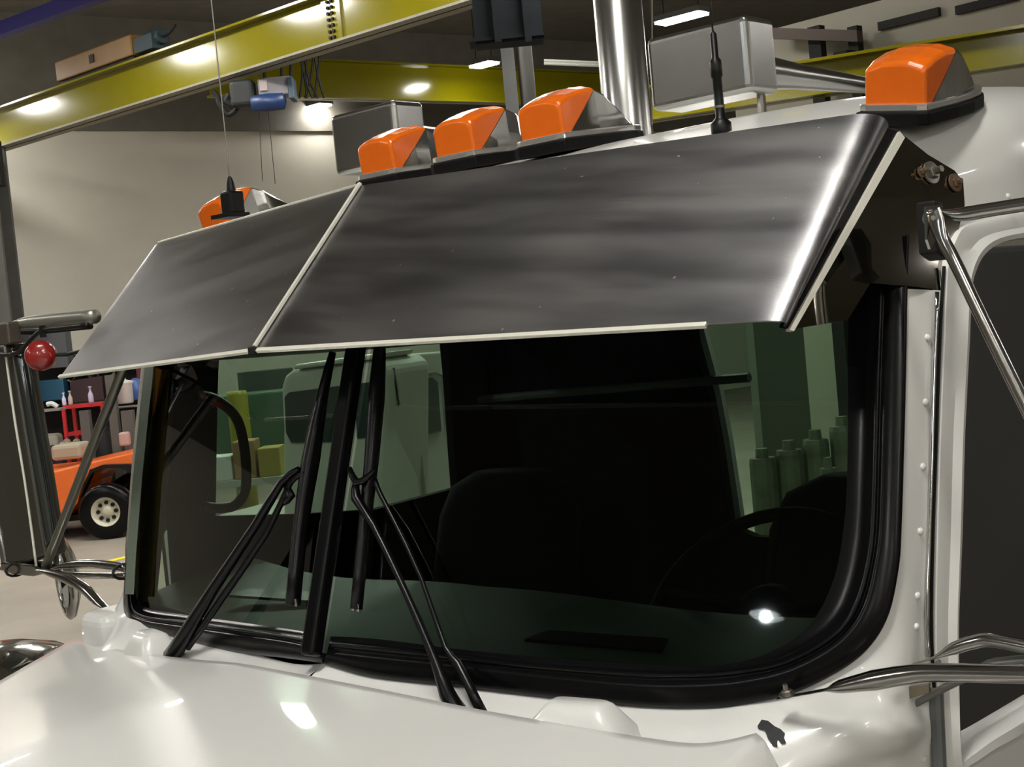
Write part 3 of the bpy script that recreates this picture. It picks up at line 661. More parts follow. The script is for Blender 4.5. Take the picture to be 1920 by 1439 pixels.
# grab handle on the far door pillar
m = MB().tube([pX(x, y, XI+.06) for x, y in ((372, 742), (400, 748), (430, 768), (448, 795), (458, 840), (462, 890), (458, 925), (440, 948), (410, 953), (380, 950))], .014, 10, sm=3)
m.build('grab_handle', BLACKP, TR, smooth=True)
YR = 1.66
rh = [pY(x, y, YR) for x, y in ((1300, 560), (1308, 640), (1335, 740), (1352, 830), (1364, 910), (1375, 985), (1420, 1005), (1550, 1012), (1640, 1000), (1655, 800), (1640, 600), (1500, 545))]
cx_, cz_ = sum(p.x for p in rh)/len(rh), sum(p.z for p in rh)/len(rh)
def outr(p):
    dx, dz = p.x-cx_, p.z-cz_; k = min(((1.0-cx_)/dx if dx > 1e-4 else (-1.0-cx_)/dx if dx < -1e-4 else 9), ((2.62-cz_)/dz if dz > 1e-4 else (1.0-cz_)/dz if dz < -1e-4 else 9)); return V((cx_+dx*k, YR, cz_+dz*k))
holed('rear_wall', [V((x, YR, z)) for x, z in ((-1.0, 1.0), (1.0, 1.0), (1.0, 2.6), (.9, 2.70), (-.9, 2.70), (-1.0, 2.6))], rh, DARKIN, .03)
MB().add([p+V((0, .01, 0)) for p in rh], [tuple(range(len(rh)))]).build('rear_window', glass('rear_window_glass', (.70, .85, .75)), TR)
holed('back_panel', [V((x, YB, z)) for x, z in ((-BW, .9), (BW, .9), (BW, 2.6), (.95, 2.72), (.8, 2.82), (-.8, 2.82), (-.95, 2.72), (-BW, 2.6))], [V((cx_+(p.x-cx_)*1.15, YB, cz_+(p.z-cz_)*1.15)) for p in rh], WHITE, .02)
# near side inner wall below window, headliner, floor, dash
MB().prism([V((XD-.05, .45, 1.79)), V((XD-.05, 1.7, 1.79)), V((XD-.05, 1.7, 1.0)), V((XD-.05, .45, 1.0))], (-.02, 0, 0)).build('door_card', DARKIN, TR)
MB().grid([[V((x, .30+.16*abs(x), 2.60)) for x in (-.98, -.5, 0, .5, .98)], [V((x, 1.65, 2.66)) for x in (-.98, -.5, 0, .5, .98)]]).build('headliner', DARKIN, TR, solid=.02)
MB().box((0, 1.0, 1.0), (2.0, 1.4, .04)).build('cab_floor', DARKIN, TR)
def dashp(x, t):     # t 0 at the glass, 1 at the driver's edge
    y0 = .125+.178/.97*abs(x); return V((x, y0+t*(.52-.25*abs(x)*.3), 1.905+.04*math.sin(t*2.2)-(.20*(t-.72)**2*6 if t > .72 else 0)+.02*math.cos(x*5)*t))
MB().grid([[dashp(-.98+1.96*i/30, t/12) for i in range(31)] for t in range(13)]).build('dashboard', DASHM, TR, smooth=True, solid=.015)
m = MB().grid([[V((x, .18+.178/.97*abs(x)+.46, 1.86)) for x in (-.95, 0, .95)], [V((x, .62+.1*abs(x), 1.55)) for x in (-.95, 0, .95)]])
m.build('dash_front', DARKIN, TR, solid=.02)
for x0, x1 in ((.34, .62), (-.62, -.34)):
    ys = .20+.178/.97*abs(x0)
    MB().prism([V((x0, ys, 1.935)), V((x1, ys+.03, 1.935)), V((x1-.02, ys+.075, 1.942)), V((x0+.02, ys+.045, 1.942))], (0, 0, .006)).build('defroster_vent', BLACKP, TR)
# seats
for sx in (-.50, .56):
    m = MB(); rws = []
    for z, hw, y in ((1.5, .25, 1.02), (1.75, .26, 1.08), (1.98, .25, 1.14), (2.06, .21, 1.16), (2.10, .12, 1.17)):
        rws.append([V((sx+hw*math.cos(a), y+.07*math.sin(a), z)) for a in [2*math.pi*k/20 for k in range(20)]])
    m.grid(rws, closed=True); m.f.append(tuple(len(m.v)-20+k for k in range(20)))
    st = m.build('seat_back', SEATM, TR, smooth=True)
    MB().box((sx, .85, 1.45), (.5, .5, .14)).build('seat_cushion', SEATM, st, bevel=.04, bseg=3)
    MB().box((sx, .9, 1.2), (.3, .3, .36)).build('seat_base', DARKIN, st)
# steering wheel
c = V((.52, .74, 1.92)); ax = V((0, -.62, .78)); m = MB(); e = V((1, 0, 0)); g = ax.cross(e)
loop = [c+(e*math.cos(a)+g*math.sin(a))*.225 for a in [2*math.pi*k/32 for k in range(33)]]
m.tube(loop, .014, 8, cap=False); WHL = mat('worn_wheel_rim', (.003, .003, .003), .8, spec=.08)
sw = m.build('steering_wheel', WHL, TR, smooth=True)
m = MB()
m.lathe([(.06, -.02), (.065, .0), (.04, .02)], c-ax*.03, ax, 16); m.tube([c+e*.22, c-ax*.03, c-e*.22], .012, 8); m.tube([c-ax*.03, c+g*-.22], .012, 8); m.tube([c-ax*.03, c-ax*.35-V((0, .1, 0))], .03, 8)
m.build('steering_hub', WHL, sw, smooth=True)
m = MB().tube([pY(868, 752, 1.60), pY(1405, 708, 1.60)], .013, 8); m.build('reflected_band', mat('grey_reflected_band', (.16, .16, .155), .5), TR)  # grey bar stands in for a band reflected in the windshield
# --- sun visor --------------------------------------------------------------------
ZB0, T0 = V((0, 0, 2.50)), V((0, .288, 2.792))
BRp = V((.97, .163, 2.482)); nV = (T0-ZB0).cross(BRp-ZB0).normalized()
A_ = onp(1395, 603, ZB0, nV); At = onp(1585, 216, ZB0, nV)
P1 = pX(1470, 613, .972); P2 = pX(1666, 238, .990); P3 = pX(1768, 545, 1.044)
QB = lerp(ZB0, A_, 1.085); QT = At+(A_-ZB0).normalized()*.068
def vcurve(S, A, Q, E, n=10, k=12):
    r = [lerp(S, A, i/k) for i in range(k)]
    for i in range(n+1):
        t = i/n; r.append(A*(1-t)**2+Q*2*t*(1-t)+E*t*t)
    return r
vb, vt = vcurve(ZB0, A_, QB, P1), vcurve(T0, At, QT, P2)
vis = None
def mx_(p, s): return V((p.x*s, p.y, p.z))
for s in (1, -1):
    rws = [[mx_(lerp(a, b, t/10), s) for a, b in zip(vb, vt)] for t in range(11)]
    o = MB().grid(rws).build('visor_sheet' if vis is not None else 'sun_visor', VISM, vis or TR, smooth=True, solid=.003)
    if vis is None: vis = o; vis['label'] = 'brushed stainless steel sun visor over the windshield'
nP = (P2-P1).cross(P3-P1).normalized(); nP = nP if nP.x > 0 else -nP
def PL(x, y, o=0): return onp(x, y, P1+nP*o, nP)
plate = [(1482, 618), (1690, 250), (1740, 290), (1790, 320), (1806, 340), (1809, 385), (1768, 545), (1700, 536), (1632, 531), (1590, 600)]
def both(fn):
    for s in (1, -1): fn(s)
def mkpoly(pxs, d, name, m, par, o=0, bevel=0):
    for s in (1, -1):
        ps = [mx_(PL(x, y, o), s) for x, y in pxs]; MB().prism(ps, mx_(nP, s)*-d).build(name, m, par, bevel=bevel)
mkpoly(plate, .003, 'side_plate', POLISH, vis)
mkpoly([(1464, 613), (1660, 238), (1690, 248), (1480, 617)], .004, 'dark_strip', RUBBER, vis, .001)  # dark strip between the visor end and the edge flange
mkpoly([(1480, 619), (1687, 246), (1697, 258), (1489, 621)], .008, 'edge_flange', LIP, vis, .006)
def strip(a, b, w, h, nm, m, par, nrm):
    a, b = V(a), V(b); d = (b-a); L = d.length; d.normalize(); sd = d.cross(nrm).normalized()
    return MB().box((a+b)/2, (L, w, h), (d, sd, nrm)).build(nm, m, par, bevel=.0008)
dn_ = V((0, -.005, -.004))
E1 = onp(1328, 604, ZB0, nV)
nF = nV if nV.y < 0 else -nV
strip(ZB0+dn_, E1+dn_, .008, .007, 'bottom_lip', LIP, vis, nF)
BL_ = mx_(lerp(ZB0, A_, 1.04), -1)
strip(ZB0+dn_, BL_+dn_, .008, .007, 'bottom_lip', LIP, vis, V((-nF.x, nF.y, nF.z)))
sm_ = strip(ZB0+V((0, -.004, .003)), T0+V((0, -.003, .004)), .007, .006, 'centre_seam_trim', LIP, vis, V((0, -.71, .71)))
MB().box(ZB0+V((0, -.008, -.004)), (.016, .012, .014)).build('seam_clip', DARKST, vis, bevel=.002)
strip(mx_(At, -1)+V((0, .0, .003)), T0+V((0, 0, .003)), .004, .004, 'top_edge', LIP, vis, ZZ)
# plate bolts
def bolt(p, n, r, h, m, nm, par):
    mm = MB().lathe([(r*1.6, 0), (r*1.6, r*.25), (r*1.05, r*.3)], p, n, 16)
    mm.lathe([(r, r*.25), (r, h*.7), (r*.85, h*.8), (r*.5, h*.8), (r*.48, h*1.7), (0, h*1.7)], p, n, 6)
    return mm.build(nm, m, par)
bolt(PL(1745, 324, .002), nP, .0115, .013, BOLTM, 'bolt', vis); bolt(PL(1727, 323, .002), nP, .0055, .008, RUST, 'bolt', vis)
bolt(PL(1790, 343, .002), nP, .0095, .008, RUST, 'bolt', vis)
# --- marker lights -------------------------------------------------------------------
def marker():
    W_, S = .057, []
    # stations: y, half width, z0, z_side, z_crown
    for y, hw, zs, zc in ((0, .050, .076, .084), (.005, .0545, .082, .091), (.03, .056, .092, .099), (.07, .057, .1, .108), (.11, .056, .101, .11), (.15, .050, .088, .096), (.19, .041, .066, .073), (.23, .030, .046, .051), (.265, .018, .031, .034), (.288, .007, .023, .024)):
        r = [V((-hw*1.0, y, .018)), V((-hw*1.0, y, zs*.5)), V((-hw*.99, y, zs-.006)), V((-hw*.9, y, zs)), V((-hw*.45, y, zc-.001)), V((0, y, zc)), V((hw*.45, y, zc-.001)), V((hw*.9, y, zs)), V((hw*.99, y, zs-.006)), V((hw, y, zs*.5)), V((hw, y, .018))]
        S.append(r)
    def half(front):
        bm = bmesh.new(); vv = [[bm.verts.new(p) for p in r] for r in S]
        for i in range(len(S)-1):
            for j in range(len(S[0])): bm.faces.new((vv[i][j], vv[i][(j+1) % 11], vv[i+1][(j+1) % 11], vv[i+1][j]))
        bm.faces.new(vv[0]); bm.faces.new(vv[-1][::-1]); bmesh.ops.recalc_face_normals(bm, faces=bm.faces)
        n = V((0, -(.108-.022), .125-.025)).normalized(); co = V((0, .022, .022))
        n = V((0, (.108-.022), -(.125-.022))).normalized()
        res = bmesh.ops.bisect_plane(bm, geom=bm.verts[:]+bm.edges[:]+bm.faces[:], plane_co=co, plane_no=n, clear_outer=front, clear_inner=not front)
        ed = [e for e in res['geom_cut'] if isinstance(e, bmesh.types.BMEdge)]
        bmesh.ops.edgeloop_fill(bm, edges=ed)
        v = [p.co.copy() for p in bm.verts]; f = [[q.index for q in p.verts] for p in bm.faces] if not bm.verts.index_update() else 0
        bm.free(); return v, f
    base = V((0, 0, 0))
    v, f = half(False)
    hs = obj('marker_light', v, f, CHROME, TR, org=(0, 0, 0), bevel=.003); hs.location = (0, 0, 0)
    # chrome foot strip
    oc = [(-.060, -.006), (-.045, -.012), (.045, -.012), (.060, -.006), (.061, .10), (.056, .17), (.042, .24), (.02, .292), (0, .298), (-.02, .292), (-.042, .24), (-.056, .17), (-.061, .10)]
    FOOT = mat('bright_chrome_foot', (.75, .75, .73), .16, .85)
    k = MB().prism([V((x, y, .010)) for x, y in oc], (0, 0, .013)); 
    WORG[hs.name] = V((0, 0, 0))
    k.build('chrome_foot', FOOT, hs, bevel=.003, org=(0, 0, 0))
    k = MB().prism([V((x*1.09, y*1.03-.004, -.012)) for x, y in oc], (0, 0, .023)); k.build('gasket', GASK, hs, bevel=.004, org=(0, 0, 0))
    v, f = half(True); L = obj('amber_lens', v, f, ORANGE, hs, org=(0, 0, 0), bevel=.004, bseg=3)
    return hs
mk = marker()
spots = [(0.945, 1612, 188, .617), (.237, 972, 262, .56), (-.003, 815, 298, .56), (-.243, 675, 322, .56), (-.932, 388, 415, .617)]
for i, (X, x, y, Y) in enumerate(spots):
    o = mk if i == 0 else copy_tree(mk, TR)
    z = roofz(X, Y+.12)
    z0 = roofz(X, Y+.03); z1 = roofz(X, Y+.27)
    o.location = V((X, Y, z0+.012))-WORG[TR.name]
    o.scale = (1.03,)*3 if abs(X) < .5 else (1, 1, 1)
    o.rotation_euler = (min(.16, math.atan2(z1-z0, .24)*.7), (.16 if X > .5 else -.16 if X < -.5 else 0), 0)
# --- antennas ----------------------------------------------------------------------
p = onp(1352, 236, (0, .50, 0), (0, 1, 0)); pt = V((p.x, p.y, p.z))
b = MB().lathe([(.018, -.03), (.018, .004), (.012, .010), (.0085, .014), (.008, .08), (.0105, .084), (.010, .11), (.006, .115), (.0058, .155), (.002, .16)], p, (0, 0, 1), 14).build('antenna', BLACKP, TR, smooth=True)
MB().tube([p+ZZ*.15, p+ZZ*.6+V((-.004, 0, 0))], .0018, 6).build('whip', BLACKP, b)
MB().lathe([(.0095, .030), (.0098, .034)], p, ZZ, 14).build('ring', BOLTM, b)
p = onp(438, 402, (0, .47, 0), (0, 1, 0))
b = MB().box(p+ZZ*.026, (.042, .042, .056)).build('antenna', BLACKP, TR, bevel=.006)
MB().lathe([(.012, .05), (.009, .075), (.006, .085), (.003, .09)], p, ZZ, 12).build('antenna_collar', BLACKP, b)
MB().tube([p+ZZ*.08, p+ZZ*.7], .0016, 6).build('whip', mat('grey_whip_wire', (.25, .24, .22), .4, .6), b)
MB().box(p+ZZ*-.004+V((0, -.01, 0)), (.07, .06, .010)).build('antenna_foot', BLACKP, b)
# --- air horns ------------------------------------------------------------------------
HOY = .92
def horn(q):
    tl, tr, br, bl = [pY(x, y, HOY) for x, y in q]; c = (tl+br)/2; wd = abs(tr.x-tl.x); ht = abs(tl.z-bl.z)
    sh = MB().box(c+V((0, .05, 0)), (wd, .11, ht)).build('horn_shield', mat('satin_aluminium', (.50, .50, .48), .24, 1, noise=.2, nscale=4), TR, bevel=.014, bseg=4)
    a = c+V((0, .10, -.0)); m = MB().tube([a, a+V((0, .06, 0)), a+V((0, .30, 0)), a+V((0, .62, 0)), a+V((0, .8, 0))], [.055, .045, .030, .020, .02], 16, sm=3); m.build('horn_trumpet', MATS['satin_aluminium'], sh, smooth=True)
    zr = roofz(c.x, HOY+.08); m = MB().tube([V((c.x+wd*.4, HOY+.07, zr)), V((c.x+wd*.4, HOY+.07, c.z-ht/2+.01))], .009, 10);
    m.build('horn_foot', STEELT, sh)
horn([(1211, 76), (1400, 30), (1412, 168), (1222, 212)])
horn([(618, 222), (737, 192), (752, 300), (632, 334)])
# exhaust stack
p = pY(1178, 235, 2.4); 
m = MB().tube([V((p.x, p.y, 1.0)), V((p.x, p.y, 4.9))], .085, 32); m.build('exhaust_stack', mat('stack_chrome', (.62, .62, .60), .26, 1, noise=.15, nscale=5), TR, smooth=True)
m = MB().box(V((p.x, p.y-.15, 1.4)), (.2, .4, .1)); m.build('stack_bracket', DARKST, TR)
m = MB().tube([pY(1222, y, 2.3) for y in (-20, 100, 235)], .004, 6); m.build('stack_strap', CHROME, TR)
# --- wipers -----------------------------------------------------------------------------
def wiper(W, rods, blade, bw=(.004, .010, .011, .006), tips=()):
    m = MB()
    for r in rods: m.tube([W(x, y, o) for x, y, o, _ in r], [k for *_, k in r], 8, sm=2)
    a = m.build('wiper', WIPER, TR, smooth=True)
    pts = [W(x, y, .022) for x, y in blade]
    m = MB().tube(pts, [bw[min(i, 3)] for i in range(len(pts))], 8, sm=2, flat=[1.3]*len(pts)); b = m.build('wiper_blade', WIPER, a, smooth=True)
    for i, (x, y) in enumerate(tips): MB().box(W(x, y, .024), (.006, .006, .016)).build('blade_end_clip', CHROME, b, bevel=.001)
    return a
wiper(WL, [[(322, 1232, .05, .020), (345, 1195, .06, .017), (400, 1105, .06, .012), (480, 985, .055, .010), (528, 905, .05, .008), (560, 880, .04, .006)],
           [(352, 1215, .045, .008), (418, 1120, .045, .008), (500, 1000, .045, .007), (545, 905, .04, .006), (572, 888, .035, .005)], [(532, 905, .04, .004), (545, 930, .04, .01), (530, 945, .04, .005)]],
      [(624, 660), (605, 740), (583, 860), (562, 1000), (549, 1135)], (.006, .010, .016, .013), [(542, 1128), (556, 1130)])
wiper(WR, [[(668, 905, .045, .006), (668, 935, .045, .010), (700, 985, .05, .0065), (760, 1110, .05, .0065), (812, 1230, .05, .008), (838, 1300, .05, .014), (858, 1335, .04, .017)],
           [(703, 900, .045, .005), (712, 925, .045, .005), (738, 975, .045, .0045), (790, 1085, .045, .0045), (835, 1215, .045, .005), (858, 1245, .045, .008), (905, 1340, .045, .010)],
           [(655, 878, .05, .005), (668, 905, .05, .008), (690, 895, .045, .006), (703, 880, .04, .004)]],
      [(712, 652), (706, 740), (697, 860), (682, 1000), (668, 1143)], (.010, .014, .012, .010), [(662, 1138), (672, 1140)])
# --- hood ------------------------------------------------------------------------------
CR0, CR1 = None, None
def zhood(x, y):
    z = 1.898+.105*y-.018*x*x
    return z
def cast(px, f, off=0):
    d = ray(*px); t = .5
    while t < 9:
        p = CAM+d*t
        if p.z < f(p.x, p.y): break
        t += .01
    lo, hi = t-.01, t
    for _ in range(24):
        mdl = (lo+hi)/2; p = CAM+d*mdl
        if p.z < f(p.x, p.y): hi = mdl
        else: lo = mdl
    return CAM+d*hi
c0, c1 = cast((440, 1250), zhood), cast((0, 1425), zhood)
def zhood2(x, y):
    # crease: beyond the line c0-c1 the hood falls away outward
    t = (y-c0.y)/(c1.y-c0.y); xc = c0.x+(c1.x-c0.x)*t; d = xc-x
    d2 = max(0, math.sqrt((d+.0)**2+.0005)+d)/2*2*.5*2
    dd = (d+math.sqrt(d*d+.0003))/2
    return zhood(x, y)-.09*dd
back = [(139, 1198), (200, 1214), (320, 1232), (440, 1243), (560, 1264), (680, 1287), (800, 1311), (900, 1331), (1000, 1349), (1100, 1366), (1200, 1382), (1270, 1392), (1320, 1394), (1370, 1387), (1418, 1375)]
Bk = spline([cast(q, zhood2) for q in back], 4)
e0, e1 = cast((139, 1198), zhood2), cast((0, 1277), zhood2)
q0, q1 = cast((1425, 1379), zhood2), cast((1462, 1450), zhood2)
dl = (e1-e0).normalized(); dr = (q1-q0).normalized(); dr = V((max(-.1, min(.15, dr.x)), -1, 0)).normalized()
n = len(Bk); rws = []
LH = 1.7
Fr = [lerp(Bk[0]+dl*LH/abs(dl.y)*.9, Bk[-1]+dr*LH, i/(n-1)) for i in range(n)]
for k in range(31):
    t = k/30; r = []
    for i in range(n):
        p = lerp(Bk[i], Fr[i], t**1.3); r.append(V((p.x, p.y, zhood2(p.x, p.y)-(.25*max(0, t-.75)**2*6))))
    L_, R_ = r[0], r[-1]
    r = [L_+V((-.05, 0, -.5)), L_+V((-.035, 0, -.08)), L_+V((-.012, 0, -.010))]+r+[R_+V((.012, 0, -.008)), R_+V((.03, -.004, -.035)), R_+V((.045, -.01, -.12)), R_+V((.06, -.01, -.45))]
    rws.append(r)
rws = [[V((p.x, p.y+.004, p.z-.022)) for p in rws[0]], [V((p.x, p.y+.006, p.z-.008)) for p in rws[0]]]+rws
mh = MB().grid(rws); mh.build('hood', WHITE, TR, smooth=True)
# cowl apron under the hood's back edge
# hinge covers on the cowl
def cover(s, x0, base, w=.155):
    # raised trapezoid bump, long axis along the cowl
    c = V((s*base[0], base[1], base[2])); ax = V((math.copysign(.97, s), .178*1, 0)).normalized() if 1 else 0
    ax = V((.97*1, .178*s, 0)).normalized(); ay = V((ax.y, -ax.x, 0))
    R2 = []
    for h, wx, wy in ((-.08, 1.25, .050), (-.028, 1.12, .045), (-.008, .86, .036), (.006, .70, .028), (.012, .60, .018)):
        pts = []
        for k in range(24):
            a = 2*math.pi*k/24; cx, sy = math.cos(a), math.sin(a)
            pts.append(c+ax*(w/2*wx*math.copysign(abs(cx)**.35, cx))+ay*(wy*math.copysign(abs(sy)**.5, sy))+ZZ*h)
        R2.append(pts)
    m = MB().grid(R2, closed=True); m.f.append(tuple(len(m.v)-24+k for k in range(24))); m.build('hinge_cover', WHITE, TR, smooth=True)
cp = pY(1085, 1330, .075); cover(1, 0, (cp.x, cp.y, cp.z))
cp2 = pY(283, 1210, .12); cover(-1, 0, (-cp2.x, cp2.y, cp2.z+.018), .12)
# far cowl corner block
c = pY(205, 1180, .25)
MB().box(c+V((0, .05, -.052)), (.13, .2, .20)).build('cowl_block', WHITE, TR, bevel=.03, bseg=4)
# air cleaner canister outside the far side of the hood
c = V((-1.43, .15, 1.695))
m = MB().lathe([(.22, -.6), (.23, -.58), (.23, -.02), (.225, .0), (.21, .035), (.16, .065), (.09, .085), (.02, .09), (0, .09)], c, ZZ, 36); m.build('air_cleaner', CHROME, TR, smooth=True)
m = MB().lathe([(.233, -.02), (.236, -.01), (.233, 0)], c, ZZ, 36); m.build('air_cleaner_band', LIP, TR, smooth=True)
m = MB().box(c+V((.25, .05, -.3)), (.35, .05, .05)); m.build('canister_bracket', DARKST, TR)
# --- near mirror arms --------------------------------------------------------------------
def tubes(nm, pts, r, plane, par=TR, flat=None, m=STEELT, sm=4, seg=14):
    P = [plane(x, y) for x, y in pts]; return MB().tube(P, r, seg, flat=flat, sm=sm).build(nm, m, par, smooth=True)
yj = D(1745, 405).y
Yp = lambda Y: (lambda x, y: pY(x, y, Y))
br = MB().prism([pX(x, y, 1.065) for x, y in ((1716, 380), (1733, 384), (1740, 420), (1735, 470), (1742, 492), (1722, 478))], (.03, 0, 0)).build('mirror_bracket', DARKST, TR, bevel=.003)
MB().prism([pX(x, y, 1.10) for x, y in ((1732, 388), (1762, 384), (1766, 420), (1740, 468), (1734, 450))], (.004, 0, 0)).build('bracket_plate', STEELT, br)
bolt(pX(1746, 410, 1.105), V((.6, -.8, 0)), .008, .008, BOLTM, 'bolt', br)
ya = pX(1746, 410, 1.10).y
tubes('mirror_arm', [(1742, 402), (1768, 398), (1790, 402), (1812, 401), (1860, 393), (1990, 373)], [.012, .013, .012, .0105, .010, .010], Yp(ya), flat=[.25, .3, .7, 1, 1, 1])
tubes('mirror_arm', [(1748, 395), (1756, 415), (1768, 450), (1790, 490), (1850, 615), (1990, 900)], [.013, .013, .0105, .0095, .0095, .0095], Yp(ya-.015), flat=[.25, .3, .7, 1, 1, 1])
tubes('mirror_arm', [(1462, 1309), (1500, 1303), (1548, 1294), (1575, 1288), (1640, 1276), (1700, 1266), (1760, 1262), (1990, 1266)], [.010, .010, .010, .0135, .0145, .0135, .0125, .0125], Yp(.20), flat=[.15, .15, .2, .7, 1, 1, 1, 1])
bolt(pY(1476, 1303, .20), V((0, -.25, 1)), .0075, .010, BOLTM, 'bolt', TR)
yq = .345
tubes('mirror_arm', [(1712, 1246), (1745, 1236), (1765, 1228), (1790, 1216), (1825, 1205), (1865, 1202), (1990, 1228)], [.009, .009, .009, .0095, .010, .010, .010], Yp(yq), flat=[.15, .2, .5, 1, 1, 1, 1])
tubes('mirror_brace', [(1692, 1334), (1730, 1313), (1772, 1290), (1830, 1262), (1868, 1246), (1990, 1236)], [.005, .0055, .006, .0065, .009, .009], Yp(yq+.01), m=mat('dull_tube_steel', (.20, .20, .19), .4, .8))
MB().lathe([(.009, -.012), (.010, 0), (.009, .012)], pY(1692, 1335, yq+.01), (0, 1, 0), 12).build('brace_ball', DARKST, TR)
MB().prism([pY(x, y, .33) for x, y in ((1648, 1298), (1742, 1282), (1742, 1300), (1662, 1324), (1652, 1318))], (0, .006, 0)).build('arm_bracket', mat('tarnished_bracket', (.25, .22, .16), .4, .8), TR, bevel=.001)
bolt(pY(1762, 1256, .25), V((0, -.2, 1)), .008, .008, BOLTM, 'bolt', TR)
# --- far mirror set at the left edge ---------------------------------------------------------
MY = .30
M = Yp(MY)
mir = MB().prism([pY(x, y, MY) for x, y in ((-60, 655), (20, 645), (84, 1045), (30, 1062), (0, 1062))], (0, .07, 0)).build('mirror_housing', mat('satin_mirror_back', (.13, .127, .108), .35, .9, noise=.15, nscale=5), TR, bevel=.012, bseg=3)
tubes('mirror_trim', [(8, 640), (14, 690), (28, 790), (46, 900), (60, 1000), (68, 1062)], .0035, Yp(MY-.01), mir, m=LIP, sm=2)
tubes('mirror_post', [(36, 655), (52, 740), (72, 860), (96, 1000), (100, 1020)], .020, Yp(MY+.02), mir, m=mat('dark_glossy_steel', (.10, .11, .11), .12, .9))
tubes('mirror_post', [(-20, 930), (0, 1000), (12, 1060)], .008, Yp(MY), mir)
tubes('mirror_brace', [(238, 675), (180, 820), (120, 975), (86, 1062)], .0125, Yp(MY), m=mat('satin_brace_tube', (.2, .2, .17), .35, .9))
tubes('mirror_arm', [(22, 612), (50, 606), (100, 601), (178, 594)], [.010, .017, .018, .018], Yp(MY+.02), m=mat('cream_arm_tube', (.28, .275, .24), .35, .6))
tubes('mirror_arm', [(30, 622), (70, 622), (170, 612)], .008, Yp(MY+.05), m=DARKST)
MB().box(pY(10, 626, MY-.01), (.10, .04, .06)).build('mirror_clamp', mat('brown_steel_clamp', (.12, .10, .08), .45, .7), TR, bevel=.006)
tubes('wiring_cable', [(-20, 664), (20, 665), (42, 655), (60, 635), (78, 620), (100, 617), (165, 610)], .006, Yp(MY-.02), m=BLACKP)
MB().box(pY(80, 622, MY-.02), (.012, .012, .03)).build('cable_tie', BLACKP, TR)
tubes('mirror_arm', [(-30, 1060), (20, 1068), (70, 1072), (95, 1068), (130, 1060), (180, 1058), (245, 1066)], [.010, .010, .008, .008, .011, .012, .012], Yp(MY), flat=[1, .6, .3, .3, 1, 1, 1])
tubes('mirror_arm', [(95, 1072), (125, 1078), (180, 1080), (245, 1080)], .008, Yp(MY+.02))
tubes('mirror_arm', [(70, 1068), (95, 1075), (130, 1087), (160, 1105), (180, 1125), (200, 1140), (226, 1150)], [.009, .012, .0145, .0145, .0135, .011, .010], Yp(MY-.02), flat=[.3, .8, 1, 1, 1, .4, .2])
MB().prism([pY(x, y, MY-.01) for x, y in ((0, 1055), (60, 1060), (92, 1074), (60, 1082), (22, 1078), (0, 1070))], (0, .05, 0)).build('mirror_foot', STEELT, TR, bevel=.004)
for x, y in ((30, 1068), (232, 1072)):
    c = pY(x, y, MY); MB().tube([c+V((0, .03*math.cos(a), .018*math.sin(a))) for a in [2*math.pi*k/12 for k in range(13)]], .004, 6, cap=False).build('zip_tie', BLACKP, TR)
c = pY(133, 1082, MY+.12); axm = (V((.90, .30, .10))).normalized()
fr_ = RT*.985+UP*.02
m = MB().lathe([(0, -.006), (.07, -.010), (.112, -.022), (.118, -.016), (.112, -.004), (.07, .012), (0, .020)], c, (RT*.975+FW*.15-UP*-.16).normalized(), 32); m.build('convex_mirror', CHROME, TR, smooth=True)
# red round lamp beside the mirror
pc = pY(77, 667, MY-.05)
m = MB().lathe([(.038, .0), (.039, .012), (.035, .024), (.022, .032), (0, .035)], pc, (CAM-pc).normalized()*1+V((-.25, 0, 0)), 24)
rl = m.build('red_marker_lamp', RL, TR, smooth=True)
MB().lathe([(.030, -.02), (.038, -.015), (.038, .0)], pc, (CAM-pc).normalized()+V((-.25, 0, 0)), 20).build('lamp_housing', STEELT, rl)
MB().tube([pc, pY(125, 665, MY), pY(170, 655, MY+.1)], .005, 8).build('lamp_stalk', DARKST, rl)
# --- running gear under the cab (out of frame) ------------------------------------------------
for s in (-1, 1):
    MB().box((s*.42, 1.5, .82), (.1, 6.0, .26)).build('frame_rail', DARKST, TR)
    for Y in (-.9, 3.2):
        MB().lathe([(.28, -.14), (.50, -.15), (.52, -.12), (.52, .12), (.50, .15), (.28, .14)], (s*.98, Y, .52), (1, 0, 0), 28).build('tire', RUBBER, TR, smooth=True)
    MB().prism([V((s*.80, y, z)) for y, z in ((-1.55, .7), (-1.4, 1.1), (-1.1, 1.25), (-.5, 1.25), (-.2, 1.1), (.1, .7), (.35, .7), (.35, 1.45), (-1.6, 1.40))], (s*.25, 0, 0)).build('fender', WHITE, TR)
for Y in (-.9, 3.2): MB().box((0, Y, .55), (1.7, .14, .14)).build('axle', DARKST, TR)
# ================================================================== SECOND TRUCK seen through the cab
S2 = 9.5
def q2(x, y, d=S2): return pD(x, y, d)
t2 = thing('parked_truck', V((q2(640, 900).x, q2(640, 900).y, 0)), 'second white truck parked beyond, seen through the left windshield pane', 'truck')
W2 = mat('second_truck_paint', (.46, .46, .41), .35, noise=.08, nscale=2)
a, b = q2(530, 700, S2+.2), q2(715, 700, S2-.2); b.z = a.z
u2 = (b-a).normalized(); n2 = V((u2.y, -u2.x, 0))
def f2(x, y, o=0): return onp(x, y, a+n2*o, n2)
ztop = f2(600, 680).z
fr = [(528, 990), (528, 800), (524, 730), (530, 704), (545, 694), (700, 672), (722, 690), (722, 990)]
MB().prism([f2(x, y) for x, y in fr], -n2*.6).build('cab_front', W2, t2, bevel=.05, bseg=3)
win = [(545, 832), (535, 812), (532, 745), (540, 736), (650, 722), (655, 732), (655, 820), (650, 830)]
